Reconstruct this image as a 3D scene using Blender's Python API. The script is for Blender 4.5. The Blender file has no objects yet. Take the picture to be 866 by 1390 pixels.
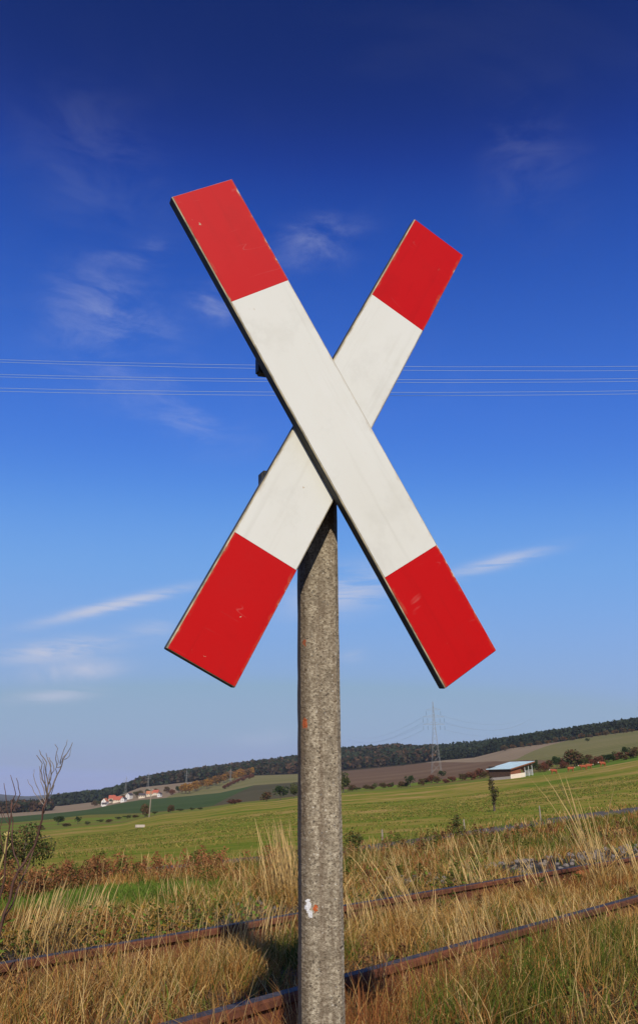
import bpy, bmesh, math, random
import numpy as np
from mathutils import Vector, Matrix

random.seed(7)
rng = np.random.default_rng(11)
scn = bpy.context.scene
C = scn.collection

# ------------------------------------------------------------------ camera
CAMZ = 1.0
PITCH = math.radians(22.23)
FPX, PPX, PPY = 1040.0, 433.0, 650.0          # photograph: 866 x 1390 with its own 1300-line picture area
cd = bpy.data.cameras.new('camera')
cam = bpy.data.objects.new('camera', cd)
C.objects.link(cam)
cam.location = (0, 0, CAMZ)
cam.rotation_euler = (math.pi / 2 + PITCH, 0, 0)
cd.sensor_fit = 'VERTICAL'
cd.sensor_height = 36.0
cd.lens = FPX / 1390.0 * 36.0
cd.shift_y = -45.0 / 1390.0
cd.clip_start = 0.05
cd.clip_end = 40000
scn.camera = cam

# ------------------------------------------------------------------ sky and sun
SUN_EL = math.radians(30)
SUN_AZ = math.radians(3.5)                      # behind the camera, to its right
sun_dir = Vector((math.cos(SUN_EL) * math.sin(SUN_AZ), -math.cos(SUN_EL) * math.cos(SUN_AZ), math.sin(SUN_EL)))
sl = bpy.data.lights.new('sun', 'SUN')
sl.energy = 4.8
sl.angle = math.radians(0.5)
sl.color = (1.0, 0.90, 0.76)
so = bpy.data.objects.new('sun', sl)
C.objects.link(so)
so.rotation_euler = (-sun_dir).to_track_quat('-Z', 'Y').to_euler()
so.location = (10, -30, 30)

scn.view_settings.view_transform = 'Standard'
scn.view_settings.look = 'None'
scn.view_settings.gamma = 1
scn.view_settings.exposure = 0.0

# pixel of the photograph -> direction
RIGHT = np.array([1., 0, 0])
UP = np.array([0, -math.sin(PITCH), math.cos(PITCH)])
FWD = np.array([0, math.cos(PITCH), math.sin(PITCH)])


def ray(px, py):
    return RIGHT * ((px - PPX) / FPX) - UP * ((py - PPY) / FPX) + FWD


def at_depth(px, py, zc):                      # zc metres along the optical axis
    p = ray(px, py) * zc
    return Vector((p[0], p[1], p[2] + CAMZ))


def at_z(px, py, z):
    d = ray(px, py)
    k = (z - CAMZ) / d[2]
    return Vector((d[0] * k, d[1] * k, z))


def azel(px, py):
    d = ray(px, py)
    return math.atan2(d[0], d[1]), d[2] / math.hypot(d[0], d[1])


w = bpy.data.worlds.new('World')
scn.world = w
w.use_nodes = True
nt = w.node_tree
N, LK = nt.nodes, nt.links
for n in list(N):
    N.remove(n)
wo = N.new('ShaderNodeOutputWorld')
bg = N.new('ShaderNodeBackground')
bg.inputs['Strength'].default_value = 0.11
LK.new(bg.outputs[0], wo.inputs[0])
sky = N.new('ShaderNodeTexSky')
sky.sky_type = 'NISHITA'
sky.sun_disc = False
sky.sun_elevation = SUN_EL
sky.sun_rotation = math.pi - SUN_AZ
sky.altitude = 1500
sky.air_density = 1.0
sky.dust_density = 0.35
sky.ozone_density = 4.0
hs = N.new('ShaderNodeHueSaturation')          # a polarising filter's deeper blue
hs.inputs['Saturation'].default_value = 1.18
hs.inputs['Value'].default_value = 1.0
LK.new(sky.outputs[0], hs.inputs['Color'])


def wscale(sock, k):
    n = N.new('ShaderNodeVectorMath')
    n.operation = 'SCALE'
    n.inputs['Scale'].default_value = k
    LK.new(sock, n.inputs[0])
    return n.outputs[0]


def wgamma(sock, g):
    n = N.new('ShaderNodeGamma')
    n.inputs['Gamma'].default_value = g
    LK.new(sock, n.inputs['Color'])
    return n.outputs[0]


# film response of the polarised blue: one curve per channel over the whole sky
SKYK = 0.11
cv = N.new('ShaderNodeRGBCurve')
CURVES = ([(0.0, 0.0), (0.018, 0.003), (0.029, 0.015), (0.038, 0.031), (0.056, 0.060), (0.111, 0.171), (0.335, 0.283), (0.82, 0.30), (1.0, 0.31)],
          [(0.0, 0.0), (0.072, 0.021), (0.098, 0.070), (0.125, 0.122), (0.173, 0.198), (0.299, 0.376), (0.651, 0.415), (0.85, 0.41), (1.0, 0.38)],
          [(0.0, 0.0), (0.185, 0.130), (0.253, 0.376), (0.314, 0.527), (0.418, 0.694), (0.629, 0.791), (0.93, 0.70), (1.0, 0.59)])
for c_, pts_ in enumerate(CURVES):
    pc = cv.mapping.curves[c_].points
    while len(pc) < len(pts_):
        pc.new(0.5, 0.5)
    for p_, (a_, b_) in zip(pc, pts_):
        p_.location = (math.sqrt(a_), math.sqrt(b_))
        p_.handle_type = 'AUTO_CLAMPED'
cv.mapping.extend = 'HORIZONTAL'
cv.mapping.update()
LK.new(wgamma(wscale(hs.outputs[0], SKYK), 0.5), cv.inputs['Color'])
graded = wscale(wgamma(cv.outputs[0], 2.0), 1 / SKYK)
tc = N.new('ShaderNodeTexCoord')


def vmath(op, a, b):
    n = N.new('ShaderNodeVectorMath')
    n.operation = op
    for i, v in enumerate((a, b)):
        if v is None:
            continue
        if hasattr(v, 'is_linked'):
            LK.new(v, n.inputs[i])
        else:
            n.inputs[i].default_value = v
    return n


def wm(op, a, b=0.0):
    n = N.new('ShaderNodeMath')
    n.operation = op
    for i, v in enumerate((a, b)):
        if hasattr(v, 'is_linked'):
            LK.new(v, n.inputs[i])
        else:
            n.inputs[i].default_value = v
    return n.outputs[0]


gen = tc.outputs['Generated']


def wnoise(scale, detail, sx, sy, sz, rough=0.6, dist=0.0):
    mp = N.new('ShaderNodeMapping')
    mp.inputs['Scale'].default_value = (sx, sy, sz)
    mp.inputs['Rotation'].default_value = (0, math.radians(-14), 0)
    LK.new(gen, mp.inputs[0])
    no = N.new('ShaderNodeTexNoise')
    no.inputs['Scale'].default_value = scale
    no.inputs['Detail'].default_value = detail
    no.inputs['Roughness'].default_value = rough
    no.inputs['Distortion'].default_value = dist
    LK.new(mp.outputs[0], no.inputs['Vector'])
    return no.outputs['Fac']


def ramp01(v, lo, hi):
    m = N.new('ShaderNodeMapRange')
    m.interpolation_type = 'SMOOTHSTEP'
    m.inputs['From Min'].default_value = lo
    m.inputs['From Max'].default_value = hi
    LK.new(v, m.inputs['Value'])
    return m.outputs[0]


n_streak = ramp01(wnoise(12, 8, 0.6, 1, 5.5, 0.66, 0.3), 0.32, 0.58)
n_soft = ramp01(wnoise(7, 5, 1, 1, 2.6, 0.6, 0.8), 0.30, 0.68)
# thin cirrus drifting everywhere, a few denser streaks
cloud = wm('MULTIPLY', ramp01(wnoise(2.3, 7, 1, 1, 1.6, 0.6, 0.9), 0.52, 0.85), 0.03)


wn = N.new('ShaderNodeTexNoise')
wn.inputs['Scale'].default_value = 6.0
wn.inputs['Detail'].default_value = 6.0
wn.inputs['Roughness'].default_value = 0.65
LK.new(gen, wn.inputs['Vector'])
warped = vmath('ADD', gen, vmath('MULTIPLY', vmath('SUBTRACT', wn.outputs['Color'], (0.5, 0.5, 0.5)).outputs[0], (0.12, 0.12, 0.07)).outputs[0]).outputs[0]
n_fib = ramp01(wnoise(13, 8, 0.7, 1, 2.2, 0.62, 0.5), 0.34, 0.80)


def streak(x0, y0, x1, y1, half, amt, nz):
    global cloud
    src = warped if nz is n_fib else gen
    a = Vector(ray(x0, y0)).normalized()
    b = Vector(ray(x1, y1)).normalized()
    c = (a + b).normalized()
    ax = (b - a)
    L = ax.length / 2
    ax.normalize()
    ay = c.cross(ax).normalized()
    hw = half / FPX
    da = wm('DIVIDE', vmath('DOT_PRODUCT', vmath('SUBTRACT', src, tuple(c)).outputs[0], tuple(ax)).outputs['Value'], L * 0.75)
    db = wm('DIVIDE', vmath('DOT_PRODUCT', src, tuple(ay)).outputs['Value'], hw)
    e = wm('ADD', wm('MULTIPLY', da, da), wm('MULTIPLY', db, db))
    g = wm('POWER', 2.718, wm('MULTIPLY', e, -1.0))
    g = wm('MULTIPLY', wm('MULTIPLY', g, nz), amt)
    cloud = wm('ADD', cloud, g)


streak(30, 852, 275, 793, 7, 1.0, n_streak)
streak(-10, 893, 170, 873, 12, 1.0, n_streak)
streak(25, 916, 180, 905, 12, 0.9, n_soft)
streak(0, 950, 140, 940, 7, 0.6, n_streak)
streak(420, 1000, 300, 1004, 10, 0.2, n_soft)
streak(370, 825, 560, 778, 26, 0.75, n_streak)
streak(590, 785, 760, 742, 8, 0.75, n_streak)
streak(455, 890, 500, 885, 9, 0.5, n_soft)
streak(370, 335, 500, 305, 22, 0.36, n_fib)
streak(265, 370, 315, 430, 16, 0.55, n_fib)
streak(40, 390, 260, 490, 60, 0.40, n_fib)
streak(130, 355, 250, 335, 16, 0.28, n_fib)
streak(180, 520, 340, 610, 26, 0.32, n_fib)
streak(640, 240, 800, 170, 70, 0.09, n_fib)
streak(0, 120, 260, 320, 70, 0.08, n_fib)
streak(160, 860, 260, 850, 12, 0.35, n_streak)
cloud = wm('MINIMUM', cloud, 0.85)
cm = N.new('ShaderNodeMix')
cm.data_type = 'RGBA'
LK.new(cloud, cm.inputs['Factor'])
LK.new(graded, cm.inputs[6])
cm.inputs[7].default_value = (5.0, 5.3, 6.6, 1)
LK.new(cm.outputs[2], bg.inputs['Color'])

# ------------------------------------------------------------------ helpers
class MatBuilder:
    def __init__(self, name, rough=0.85, spec=0.25):
        self.m = bpy.data.materials.new(name)
        self.m.use_nodes = True
        self.nt = self.m.node_tree
        self.b = self.nt.nodes['Principled BSDF']
        self.b.inputs['Roughness'].default_value = rough
        self.b.inputs['Specular IOR Level'].default_value = spec
        self.tc = self.nt.nodes.new('ShaderNodeTexCoord')
        self.vec = None

    def new(self, t):
        return self.nt.nodes.new(t)

    def link(self, a, b):
        self.nt.links.new(a, b)

    def noise(self, scale, detail=4, stretch=(1, 1, 1), rough=0.6, coord='Object', rot=0.0, offset=(0, 0, 0)):
        mp = self.new('ShaderNodeMapping')
        mp.inputs['Scale'].default_value = stretch
        mp.inputs['Rotation'].default_value = (0, 0, rot)
        mp.inputs['Location'].default_value = offset
        self.link(self.vec or self.tc.outputs[coord], mp.inputs[0])
        n = self.new('ShaderNodeTexNoise')
        n.inputs['Scale'].default_value = scale
        n.inputs['Detail'].default_value = detail
        n.inputs['Roughness'].default_value = rough
        self.link(mp.outputs[0], n.inputs['Vector'])
        return n.outputs['Fac']

    def ramp(self, fac, stops):
        r = self.new('ShaderNodeValToRGB')
        els = r.color_ramp.elements
        while len(els) < len(stops):
            els.new(0.5)
        for e, (p, c) in zip(els, stops):
            e.position = p
            e.color = (c[0], c[1], c[2], 1)
        self.link(fac, r.inputs[0])
        return r.outputs[0]

    def mix(self, fac, a, b, mode='MIX'):
        m = self.new('ShaderNodeMix')
        m.data_type = 'RGBA'
        m.blend_type = mode
        for sock, v in ((m.inputs['Factor'], fac), (m.inputs[6], a), (m.inputs[7], b)):
            if hasattr(v, 'is_linked'):
                self.link(v, sock)
            elif isinstance(v, (int, float)):
                sock.default_value = v
            else:
                sock.default_value = (v[0], v[1], v[2], 1)
        return m.outputs[2]

    def math(self, op, a, b=0.0):
        m = self.new('ShaderNodeMath')
        m.operation = op
        for i, v in enumerate((a, b)):
            if hasattr(v, 'is_linked'):
                self.link(v, m.inputs[i])
            else:
                m.inputs[i].default_value = v
        return m.outputs[0]

    def color(self, c):
        if hasattr(c, 'is_linked'):
            self.link(c, self.b.inputs['Base Color'])
        else:
            self.b.inputs['Base Color'].default_value = (c[0], c[1], c[2], 1)

    def bump(self, h, strength=0.4, dist=0.02):
        b = self.new('ShaderNodeBump')
        b.inputs['Strength'].default_value = strength
        b.inputs['Distance'].default_value = dist
        self.link(h, b.inputs['Height'])
        self.link(b.outputs[0], self.b.inputs['Normal'])


def field_mat(name, stops, s1=0.05, s2=0.6, stretch=(1, 1, 1), rot=0.0, rows=None, fine=6.0, bump=0.0):
    k = MatBuilder(name, 1.0, 0.0)
    a = k.noise(s1, 5, stretch, 0.6, rot=rot)
    b = k.noise(s2, 4, stretch, 0.65, rot=rot, offset=(13, 5, 0))
    c = k.noise(fine, 3, (1, 1, 1), 0.7)
    f = k.math('ADD', k.math('MULTIPLY', a, 0.55), k.math('ADD', k.math('MULTIPLY', b, 0.33), k.math('MULTIPLY', c, 0.14)))
    col = k.ramp(f, stops)
    if rows:
        wv = k.new('ShaderNodeTexWave')
        mp = k.new('ShaderNodeMapping')
        mp.inputs['Rotation'].default_value = (0, 0, rows[1])
        k.link(k.tc.outputs['Object'], mp.inputs[0])
        k.link(mp.outputs[0], wv.inputs['Vector'])
        wv.inputs['Scale'].default_value = rows[0]
        wv.inputs['Distortion'].default_value = 3.0
        wv.inputs['Detail'].default_value = 2
        wv.inputs['Detail Scale'].default_value = 0.5
        col = k.mix(k.math('MULTIPLY', wv.outputs['Fac'], rows[2]), col, rows[3])
    k.color(col)
    if bump:
        k.bump(c, bump, 0.1)
    return k.m


def attr_mat(name, rough=0.9, trans=0.0, noise=None):
    k = MatBuilder(name, rough, 0.03)
    at = k.new('ShaderNodeAttribute')
    at.attribute_name = 'col'
    k.color(at.outputs['Color'])
    if trans:
        tr = k.new('ShaderNodeBsdfTranslucent')
        k.link(at.outputs['Color'], tr.inputs['Color'])
        ms = k.new('ShaderNodeMixShader')
        ms.inputs[0].default_value = trans
        k.link(k.b.outputs[0], ms.inputs[1])
        k.link(tr.outputs[0], ms.inputs[2])
        k.link(ms.outputs[0], k.nt.nodes['Material Output'].inputs['Surface'])
    return k.m


def flat_mat(name, c, rough=0.8, var=0.25, scale=2.0, spec=0.25, bump=0.0, metal=0.0):
    k = MatBuilder(name, rough, spec)
    f = k.noise(scale, 5)
    lo = tuple(x * (1 - var) for x in c)
    hi = tuple(min(1, x * (1 + var)) for x in c)
    k.color(k.ramp(f, [(0.3, lo), (0.7, hi)]))
    k.b.inputs['Metallic'].default_value = metal
    if bump:
        k.bump(f, bump, 0.01)
    return k.m


def mesh_np(name, verts, faces_idx, loop_tot, mat, cols=None, parent=None, smooth=False):
    """verts (n,3); faces_idx flat loops; loop_tot per face"""
    me = bpy.data.meshes.new(name)
    nv, nl, nf = len(verts), len(faces_idx), len(loop_tot)
    me.vertices.add(nv)
    me.vertices.foreach_set('co', np.asarray(verts, np.float32).ravel())
    me.loops.add(nl)
    me.loops.foreach_set('vertex_index', np.asarray(faces_idx, np.int32))
    me.polygons.add(nf)
    lt = np.asarray(loop_tot, np.int32)
    ls = np.concatenate([[0], np.cumsum(lt)[:-1]]).astype(np.int32)
    me.polygons.foreach_set('loop_start', ls)
    me.polygons.foreach_set('loop_total', lt)
    if smooth:
        me.polygons.foreach_set('use_smooth', np.ones(nf, bool))
    if cols is not None:
        a = me.color_attributes.new('col', 'FLOAT_COLOR', 'POINT')
        c4 = np.ones((nv, 4), np.float32)
        c4[:, :3] = cols
        a.data.foreach_set('color', c4.ravel())
    me.update(calc_edges=True)
    me.validate()
    if mat:
        me.materials.append(mat)
    o = bpy.data.objects.new(name, me)
    C.objects.link(o)
    if parent:
        o.parent = parent
    return o


def bm_obj(name, bm, mat, parent=None, smooth=False):
    me = bpy.data.meshes.new(name)
    bmesh.ops.recalc_face_normals(bm, faces=bm.faces)
    bm.to_mesh(me)
    bm.free()
    if smooth:
        for p in me.polygons:
            p.use_smooth = True
    me.materials.append(mat)
    o = bpy.data.objects.new(name, me)
    C.objects.link(o)
    if parent:
        o.parent = parent
    return o


def hexa(bm, pts):
    """8 points: bottom ring 0-3, top ring 4-7"""
    v = [bm.verts.new(p) for p in pts]
    for f in ((3, 2, 1, 0), (4, 5, 6, 7), (0, 1, 5, 4), (1, 2, 6, 5), (2, 3, 7, 6), (3, 0, 4, 7)):
        bm.faces.new([v[i] for i in f])


def box(bm, o, ex, ey, ez):
    o, ex, ey, ez = Vector(o), Vector(ex), Vector(ey), Vector(ez)
    hexa(bm, [o, o + ex, o + ex + ey, o + ey, o + ez, o + ex + ez, o + ex + ey + ez, o + ey + ez])


def tube(bm, pts, rad, seg=6):
    pts = [Vector(p) for p in pts]
    rad = rad if hasattr(rad, '__len__') else [rad] * len(pts)
    rings = []
    prev = None
    for i, p in enumerate(pts):
        d = (pts[min(i + 1, len(pts) - 1)] - pts[max(i - 1, 0)])
        if d.length < 1e-9:
            d = Vector((0, 0, 1))
        d.normalize()
        if prev is None:
            a = d.orthogonal().normalized()
        else:
            a = (prev - d * prev.dot(d))
            a = a.normalized() if a.length > 1e-6 else d.orthogonal().normalized()
        prev = a
        b = d.cross(a)
        rings.append([bm.verts.new(p + (a * math.cos(2 * math.pi * k / seg) + b * math.sin(2 * math.pi * k / seg)) * rad[i]) for k in range(seg)])
    for r0, r1 in zip(rings, rings[1:]):
        for k in range(seg):
            bm.faces.new((r0[k], r0[(k + 1) % seg], r1[(k + 1) % seg], r1[k]))
    bm.faces.new(rings[0][::-1])
    bm.faces.new(rings[-1])


def tag(o, label, cat, group=None):
    o['label'] = label
    o['category'] = cat
    if group:
        o['group'] = group
    return o


def thing(name, label, cat, loc=(0, 0, 0), group=None):
    o = bpy.data.objects.new(name, None)
    o.empty_display_size = 0.1
    C.objects.link(o)
    o.location = loc
    return tag(o, label, cat, group)


def copy_tree(o, parent=None):
    c = o.copy()
    C.objects.link(c)
    c.parent = parent
    for ch in list(o.children):
        copy_tree(ch, c)
    return c


def structure(o):
    o['kind'] = 'structure'
    return o


def vnoise(x, y, seed=0):
    """value noise 0..1"""
    xi, yi = np.floor(x).astype(np.int64), np.floor(y).astype(np.int64)
    xf, yf = x - xi, y - yi
    xf, yf = xf * xf * (3 - 2 * xf), yf * yf * (3 - 2 * yf)

    def h(a, b):
        n = (a * 374761393 + b * 668265263 + seed * 1442695041) & 0xffffffff
        n = ((n ^ (n >> 13)) * 1274126177) & 0xffffffff
        return ((n ^ (n >> 16)) & 0xffff) / 65535.0
    return (h(xi, yi) * (1 - xf) + h(xi + 1, yi) * xf) * (1 - yf) + (h(xi, yi + 1) * (1 - xf) + h(xi + 1, yi + 1) * xf) * yf


def fbm(x, y, seed=0, oct=4):
    s, a, t = 0, 1, 0
    for i in range(oct):
        s = s + a * vnoise(x * 2 ** i, y * 2 ** i, seed + i)
        t += a
        a *= 0.55
    return s / t


# ------------------------------------------------------------------ terrain
RAIL_Z = CAMZ - 0.8
RA = at_z(105, 1290, RAIL_Z)
RB = at_z(866, 1162, RAIL_Z)
TU = (RB - RA).normalized()                    # along the track
TN = Vector((-TU.y, TU.x, 0))                  # across, away from the camera
GAUGE = 1.435


def track_ta(x, y):
    dx, dy = x - RA.x, y - RA.y
    return TN.x * dx + TN.y * dy, TU.x * dx + TU.y * dy


ROWS = [  # name, pixel polyline, distance over px
    ('road_near', [(-400, 1262), (0, 1213), (250, 1183), (400, 1168), (470, 1161), (560, 1149), (700, 1127), (780, 1116), (866, 1105), (1100, 1085), (1300, 1070)],
     [(-400, 10), (0, 14), (250, 18), (400, 20.5), (470, 22), (560, 25), (700, 32), (866, 46), (1100, 70), (1300, 90)]),
    ('road_far', [(-400, 1248), (0, 1201), (250, 1173), (400, 1158), (470, 1151), (560, 1139), (640, 1127), (700, 1118), (780, 1106), (866, 1095), (1100, 1072), (1300, 1057)],
     [(-400, 11.5), (0, 16.5), (250, 21.5), (400, 25), (470, 27), (560, 31), (700, 39), (866, 56), (1100, 85), (1300, 105)]),
    ('meadow_mid', [(-400, 1200), (0, 1160), (200, 1138), (400, 1114), (600, 1097), (866, 1060), (1300, 1010)],
     [(-400, 90), (0, 95), (400, 100), (866, 130), (1300, 150)]),
    ('meadow_far', [(-400, 1160), (0, 1134), (120, 1122), (168, 1118), (198, 1110), (226, 1105), (274, 1100), (327, 1091), (378, 1087), (400, 1084), (463, 1077), (562, 1070), (605, 1066), (660, 1060), (740, 1052), (784, 1046), (821, 1040), (866, 1032), (1000, 1012), (1300, 980)],
     [(-400, 300), (0, 300), (400, 280), (660, 255), (866, 245), (1300, 240)]),
    ('field_low', [(-400, 1150), (0, 1118), (70, 1112), (120, 1106), (190, 1104), (260, 1098), (327, 1089), (400, 1081), (463, 1072), (541, 1065), (592, 1059), (618, 1056), (660, 1050), (740, 1040), (800, 1032), (866, 1022), (1300, 960)],
     [(-400, 380), (0, 400), (300, 380), (660, 330), (866, 300), (1300, 300)]),
    ('field_high', [(-400, 1128), (0, 1110), (84, 1103), (120, 1099), (160, 1091), (190, 1086), (240, 1082), (300, 1076), (345, 1066), (400, 1062), (463, 1058), (541, 1052), (592, 1047), (640, 1042), (690, 1033), (740, 1022), (800, 1013), (866, 1005), (1300, 942)],
     [(-400, 650), (0, 700), (300, 620), (660, 520), (866, 480), (1300, 480)]),
    ('wood_edge', [(-400, 1120), (0, 1097), (84, 1094), (142, 1087), (165, 1079), (190, 1069), (276, 1059.5), (342, 1053), (400, 1051), (463, 1047), (547, 1039), (572, 1036), (603, 1032), (643, 1028.5), (666, 1022.6), (692, 1016), (755, 1007.5), (802, 1000), (866, 991.5), (1300, 930)],
     [(-400, 1000), (0, 1050), (300, 950), (660, 820), (866, 780), (1300, 780)]),
    ('crest', [(-400, 1095), (0, 1092), (84, 1093), (142, 1084), (178, 1081), (186, 1069), (198, 1065), (231, 1058), (307, 1048), (400, 1037), (463, 1026), (503, 1023), (541, 1021), (572, 1024), (605, 1021), (660, 1016), (692, 1013), (752, 1003), (797, 998), (866, 989.5), (1300, 927)],
     [(-400, 1250), (0, 1250), (300, 1250), (660, 1050), (866, 900), (1300, 900)]),
    ('behind', [(-400, 1105), (0, 1100), (200, 1090), (400, 1075), (866, 1030), (1300, 990)], [(-400, 2600), (1300, 2600)]),
    ('far_crest', [(-400, 1070), (0, 1078), (38, 1081), (74, 1078), (109, 1074), (130, 1074.5), (200, 1079), (400, 1072), (866, 1060), (1300, 1055)], [(-400, 6500), (1300, 6500)]),
    ('far_end', [(-400, 1090), (866, 1080), (1300, 1080)], [(-400, 12000), (1300, 12000)]),
]
fine = np.radians(np.arange(-36, 36.01, 0.25))
coarse = np.radians(np.concatenate([np.arange(-180, -36, 6), np.arange(42, 180.1, 6)]))
AZ = np.sort(np.concatenate([fine, coarse]))
NA = len(AZ)
RR, ZZ = [], []
for nm, pl, rl in ROWS:
    a, t, r = [], [], []
    for (px, py) in pl:
        rr = np.interp(px, [q[0] for q in rl], [q[1] for q in rl])
        az, te = azel(px, py)
        a.append(az)
        t.append(CAMZ + rr * te)
        r.append(rr)
    z = np.interp(AZ, a, t)
    r = np.interp(AZ, a, r)
    bl = np.clip((np.abs(AZ) - math.radians(50)) / math.radians(90), 0, 1)
    z = z * (1 - bl) + bl * 0.5 * (z[0] + z[-1])
    r = r * (1 - bl) + bl * 0.5 * (r[0] + r[-1])
    RR.append(r)
    ZZ.append(z)
RR, ZZ = np.array(RR), np.array(ZZ)


def smooth(e0, e1, x):
    t = np.clip((x - e0) / (e1 - e0), 0, 1)
    return t * t * (3 - 2 * t)


def near_z(x, y):
    x, y = np.asarray(x, float), np.asarray(y, float)
    t, a = track_ta(x, y)
    z = 0.0 + 0.035 * smooth(-2.9, -2.2, t) - 0.17 * smooth(0.9, 2.6, t)
    z = z + (fbm(x * 0.5, y * 0.5, 3) - 0.5) * 0.10 * (1 - smooth(-2.8, -2.2, t) * (1 - smooth(0.9, 1.6, t)))
    az = np.arctan2(x, y)
    r = np.hypot(x, y)
    r0, z0 = np.interp(az, AZ, RR[0]), np.interp(az, AZ, ZZ[0])
    wv = smooth(0.5, 1.0, r / r0) * smooth(0.9, 3.0, t)
    wv = np.maximum(wv, smooth(0.85, 1.0, r / r0))
    return z * (1 - wv) + z0 * wv


def height(x, y):
    x, y = np.atleast_1d(np.asarray(x, float)), np.atleast_1d(np.asarray(y, float))
    az, r = np.arctan2(x, y), np.hypot(x, y)
    rk = [np.interp(az, AZ, R_) for R_ in RR]
    zk = [np.interp(az, AZ, Z_) for Z_ in ZZ]
    out = near_z(x, y)
    for k in range(len(RR) - 1):
        m = (r >= rk[k]) & (r < rk[k + 1])
        f = (r - rk[k]) / (rk[k + 1] - rk[k])
        out = np.where(m, zk[k] * (1 - f) + zk[k + 1] * f, out)
    return out


def on_ground(px, row, frac, dz=0.0, py=1080):
    """a point of the land: bearing of picture column px, between two terrain rows"""
    az = azel(px, py)[0]
    k = [r[0] for r in ROWS].index(row)
    r = (1 - frac) * np.interp(az, AZ, RR[k]) + frac * np.interp(az, AZ, RR[k + 1])
    x, y = r * math.sin(az), r * math.cos(az)
    return Vector((x, y, float(height(x, y)[0]) + dz))


def at_range(px, r, dz=0.0, py=1080):
    az = azel(px, py)[0]
    x, y = r * math.sin(az), r * math.cos(az)
    return Vector((x, y, float(height(x, y)[0]) + dz))


def band(name, k, mat, n, e0=None, e1=None):
    """strip of land between terrain rows k and k+1; e0/e1 = its side edges as picture columns (at the near, at the far row)"""
    f = np.linspace(0, 1, n + 1)
    if e0 is None and e1 is None:
        A2 = np.repeat(AZ[None], n + 1, 0)
    else:
        lo = AZ[0] if e0 is None else None
        hi = AZ[-1] if e1 is None else None
        A2 = []
        mid = 0.5 * (azel(np.mean(e0), 1070)[0] if e0 else -0.5) + 0.5 * (azel(np.mean(e1), 1070)[0] if e1 else 0.5)
        cnt = 161
        for q_ in f:
            a0 = lo if e0 is None else azel(e0[0] * (1 - q_) + e0[1] * q_, 1070)[0]
            a1 = hi if e1 is None else azel(e1[0] * (1 - q_) + e1[1] * q_, 1070)[0]
            if e0 is None:
                row = np.concatenate([AZ[AZ < -0.62], np.linspace(-0.62, a1, cnt)])
            elif e1 is None:
                row = np.concatenate([np.linspace(a0, 0.62, cnt), AZ[AZ > 0.62]])
            else:
                row = np.linspace(a0, a1, cnt)
            A2.append(row)
        A2 = np.array(A2)
    fq = f[:, None]
    R_ = np.interp(A2, AZ, RR[k]) * (1 - fq) + np.interp(A2, AZ, RR[k + 1]) * fq
    Z_ = np.interp(A2, AZ, ZZ[k]) * (1 - fq) + np.interp(A2, AZ, ZZ[k + 1]) * fq
    V = np.stack([R_ * np.sin(A2), R_ * np.cos(A2), Z_], -1).reshape(-1, 3)
    m = A2.shape[1]
    ii, jj = np.meshgrid(np.arange(n), np.arange(m - 1), indexing='ij')
    q = np.stack([ii * m + jj, ii * m + jj + 1, (ii + 1) * m + jj + 1, (ii + 1) * m + jj], -1).reshape(-1, 4)[:, ::-1]
    o = mesh_np(name, V, q.ravel(), np.full(len(q), 4), mat, smooth=True)
    return structure(o)


M_verge = field_mat('verge_soil', [(0.30, (0.045, 0.036, 0.014)), (0.45, (0.085, 0.065, 0.024)), (0.56, (0.135, 0.08, 0.036)), (0.72, (0.20, 0.13, 0.06))], 0.5, 3.0, fine=25, bump=0.6)
M_road = field_mat('road_gravel', [(0.33, (0.075, 0.07, 0.066)), (0.5, (0.12, 0.11, 0.10)), (0.64, (0.18, 0.155, 0.125))], 0.5, 2.5, fine=30)
M_meadow = field_mat('meadow_grass', [(0.39, (0.085, 0.150, 0.018)), (0.455, (0.165, 0.195, 0.027)), (0.52, (0.26, 0.220, 0.042)), (0.60, (0.40, 0.265, 0.085))], 0.05, 0.45, (0.7, 1.0, 1), 0.25, fine=5.0)
M_margin = field_mat('margin_grass', [(0.34, (0.09, 0.16, 0.025)), (0.48, (0.15, 0.21, 0.03)), (0.56, (0.17, 0.14, 0.04)), (0.66, (0.24, 0.13, 0.055))], 0.012, 0.05, (0.25, 2.8, 1), 0.1, fine=1)
M_crop = field_mat('crop_leaf', [(0.3, (0.045, 0.080, 0.028)), (0.7, (0.085, 0.115, 0.042))], 0.01, 0.06, (0.5, 2, 1), fine=0.6)
M_plough = field_mat('ploughed_soil', [(0.3, (0.120, 0.075, 0.045)), (0.52, (0.165, 0.105, 0.062)), (0.7, (0.215, 0.145, 0.085))], 0.008, 0.06, (0.4, 2.2, 1), 0.2, fine=0.5)
M_dark_plough = field_mat('stale_soil', [(0.3, (0.070, 0.068, 0.035)), (0.6, (0.105, 0.09, 0.05)), (0.75, (0.12, 0.12, 0.05))], 0.008, 0.05, (0.5, 2, 1), fine=0.5)
M_stubble = field_mat('stubble_straw', [(0.3, (0.22, 0.165, 0.095)), (0.6, (0.29, 0.215, 0.13)), (0.75, (0.25, 0.22, 0.11))], 0.008, 0.05, (0.4, 2.5, 1), fine=0.5)
M_pasture = field_mat('pasture_grass', [(0.3, (0.15, 0.15, 0.05)), (0.52, (0.22, 0.195, 0.075)), (0.70, (0.29, 0.225, 0.11))], 0.01, 0.05, (0.4, 2.2, 1), 0.1, rows=(0.02, 1.0, 0.5, (0.12, 0.125, 0.05)), fine=0.5)
M_floor = field_mat('woodland_floor', [(0.3, (0.03, 0.028, 0.016)), (0.7, (0.06, 0.045, 0.025))], 0.01, 0.1)
M_hill = field_mat('distant_woodland', [(0.3, (0.030, 0.036, 0.026)), (0.7, (0.060, 0.055, 0.035))], 0.003, 0.02)

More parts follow.
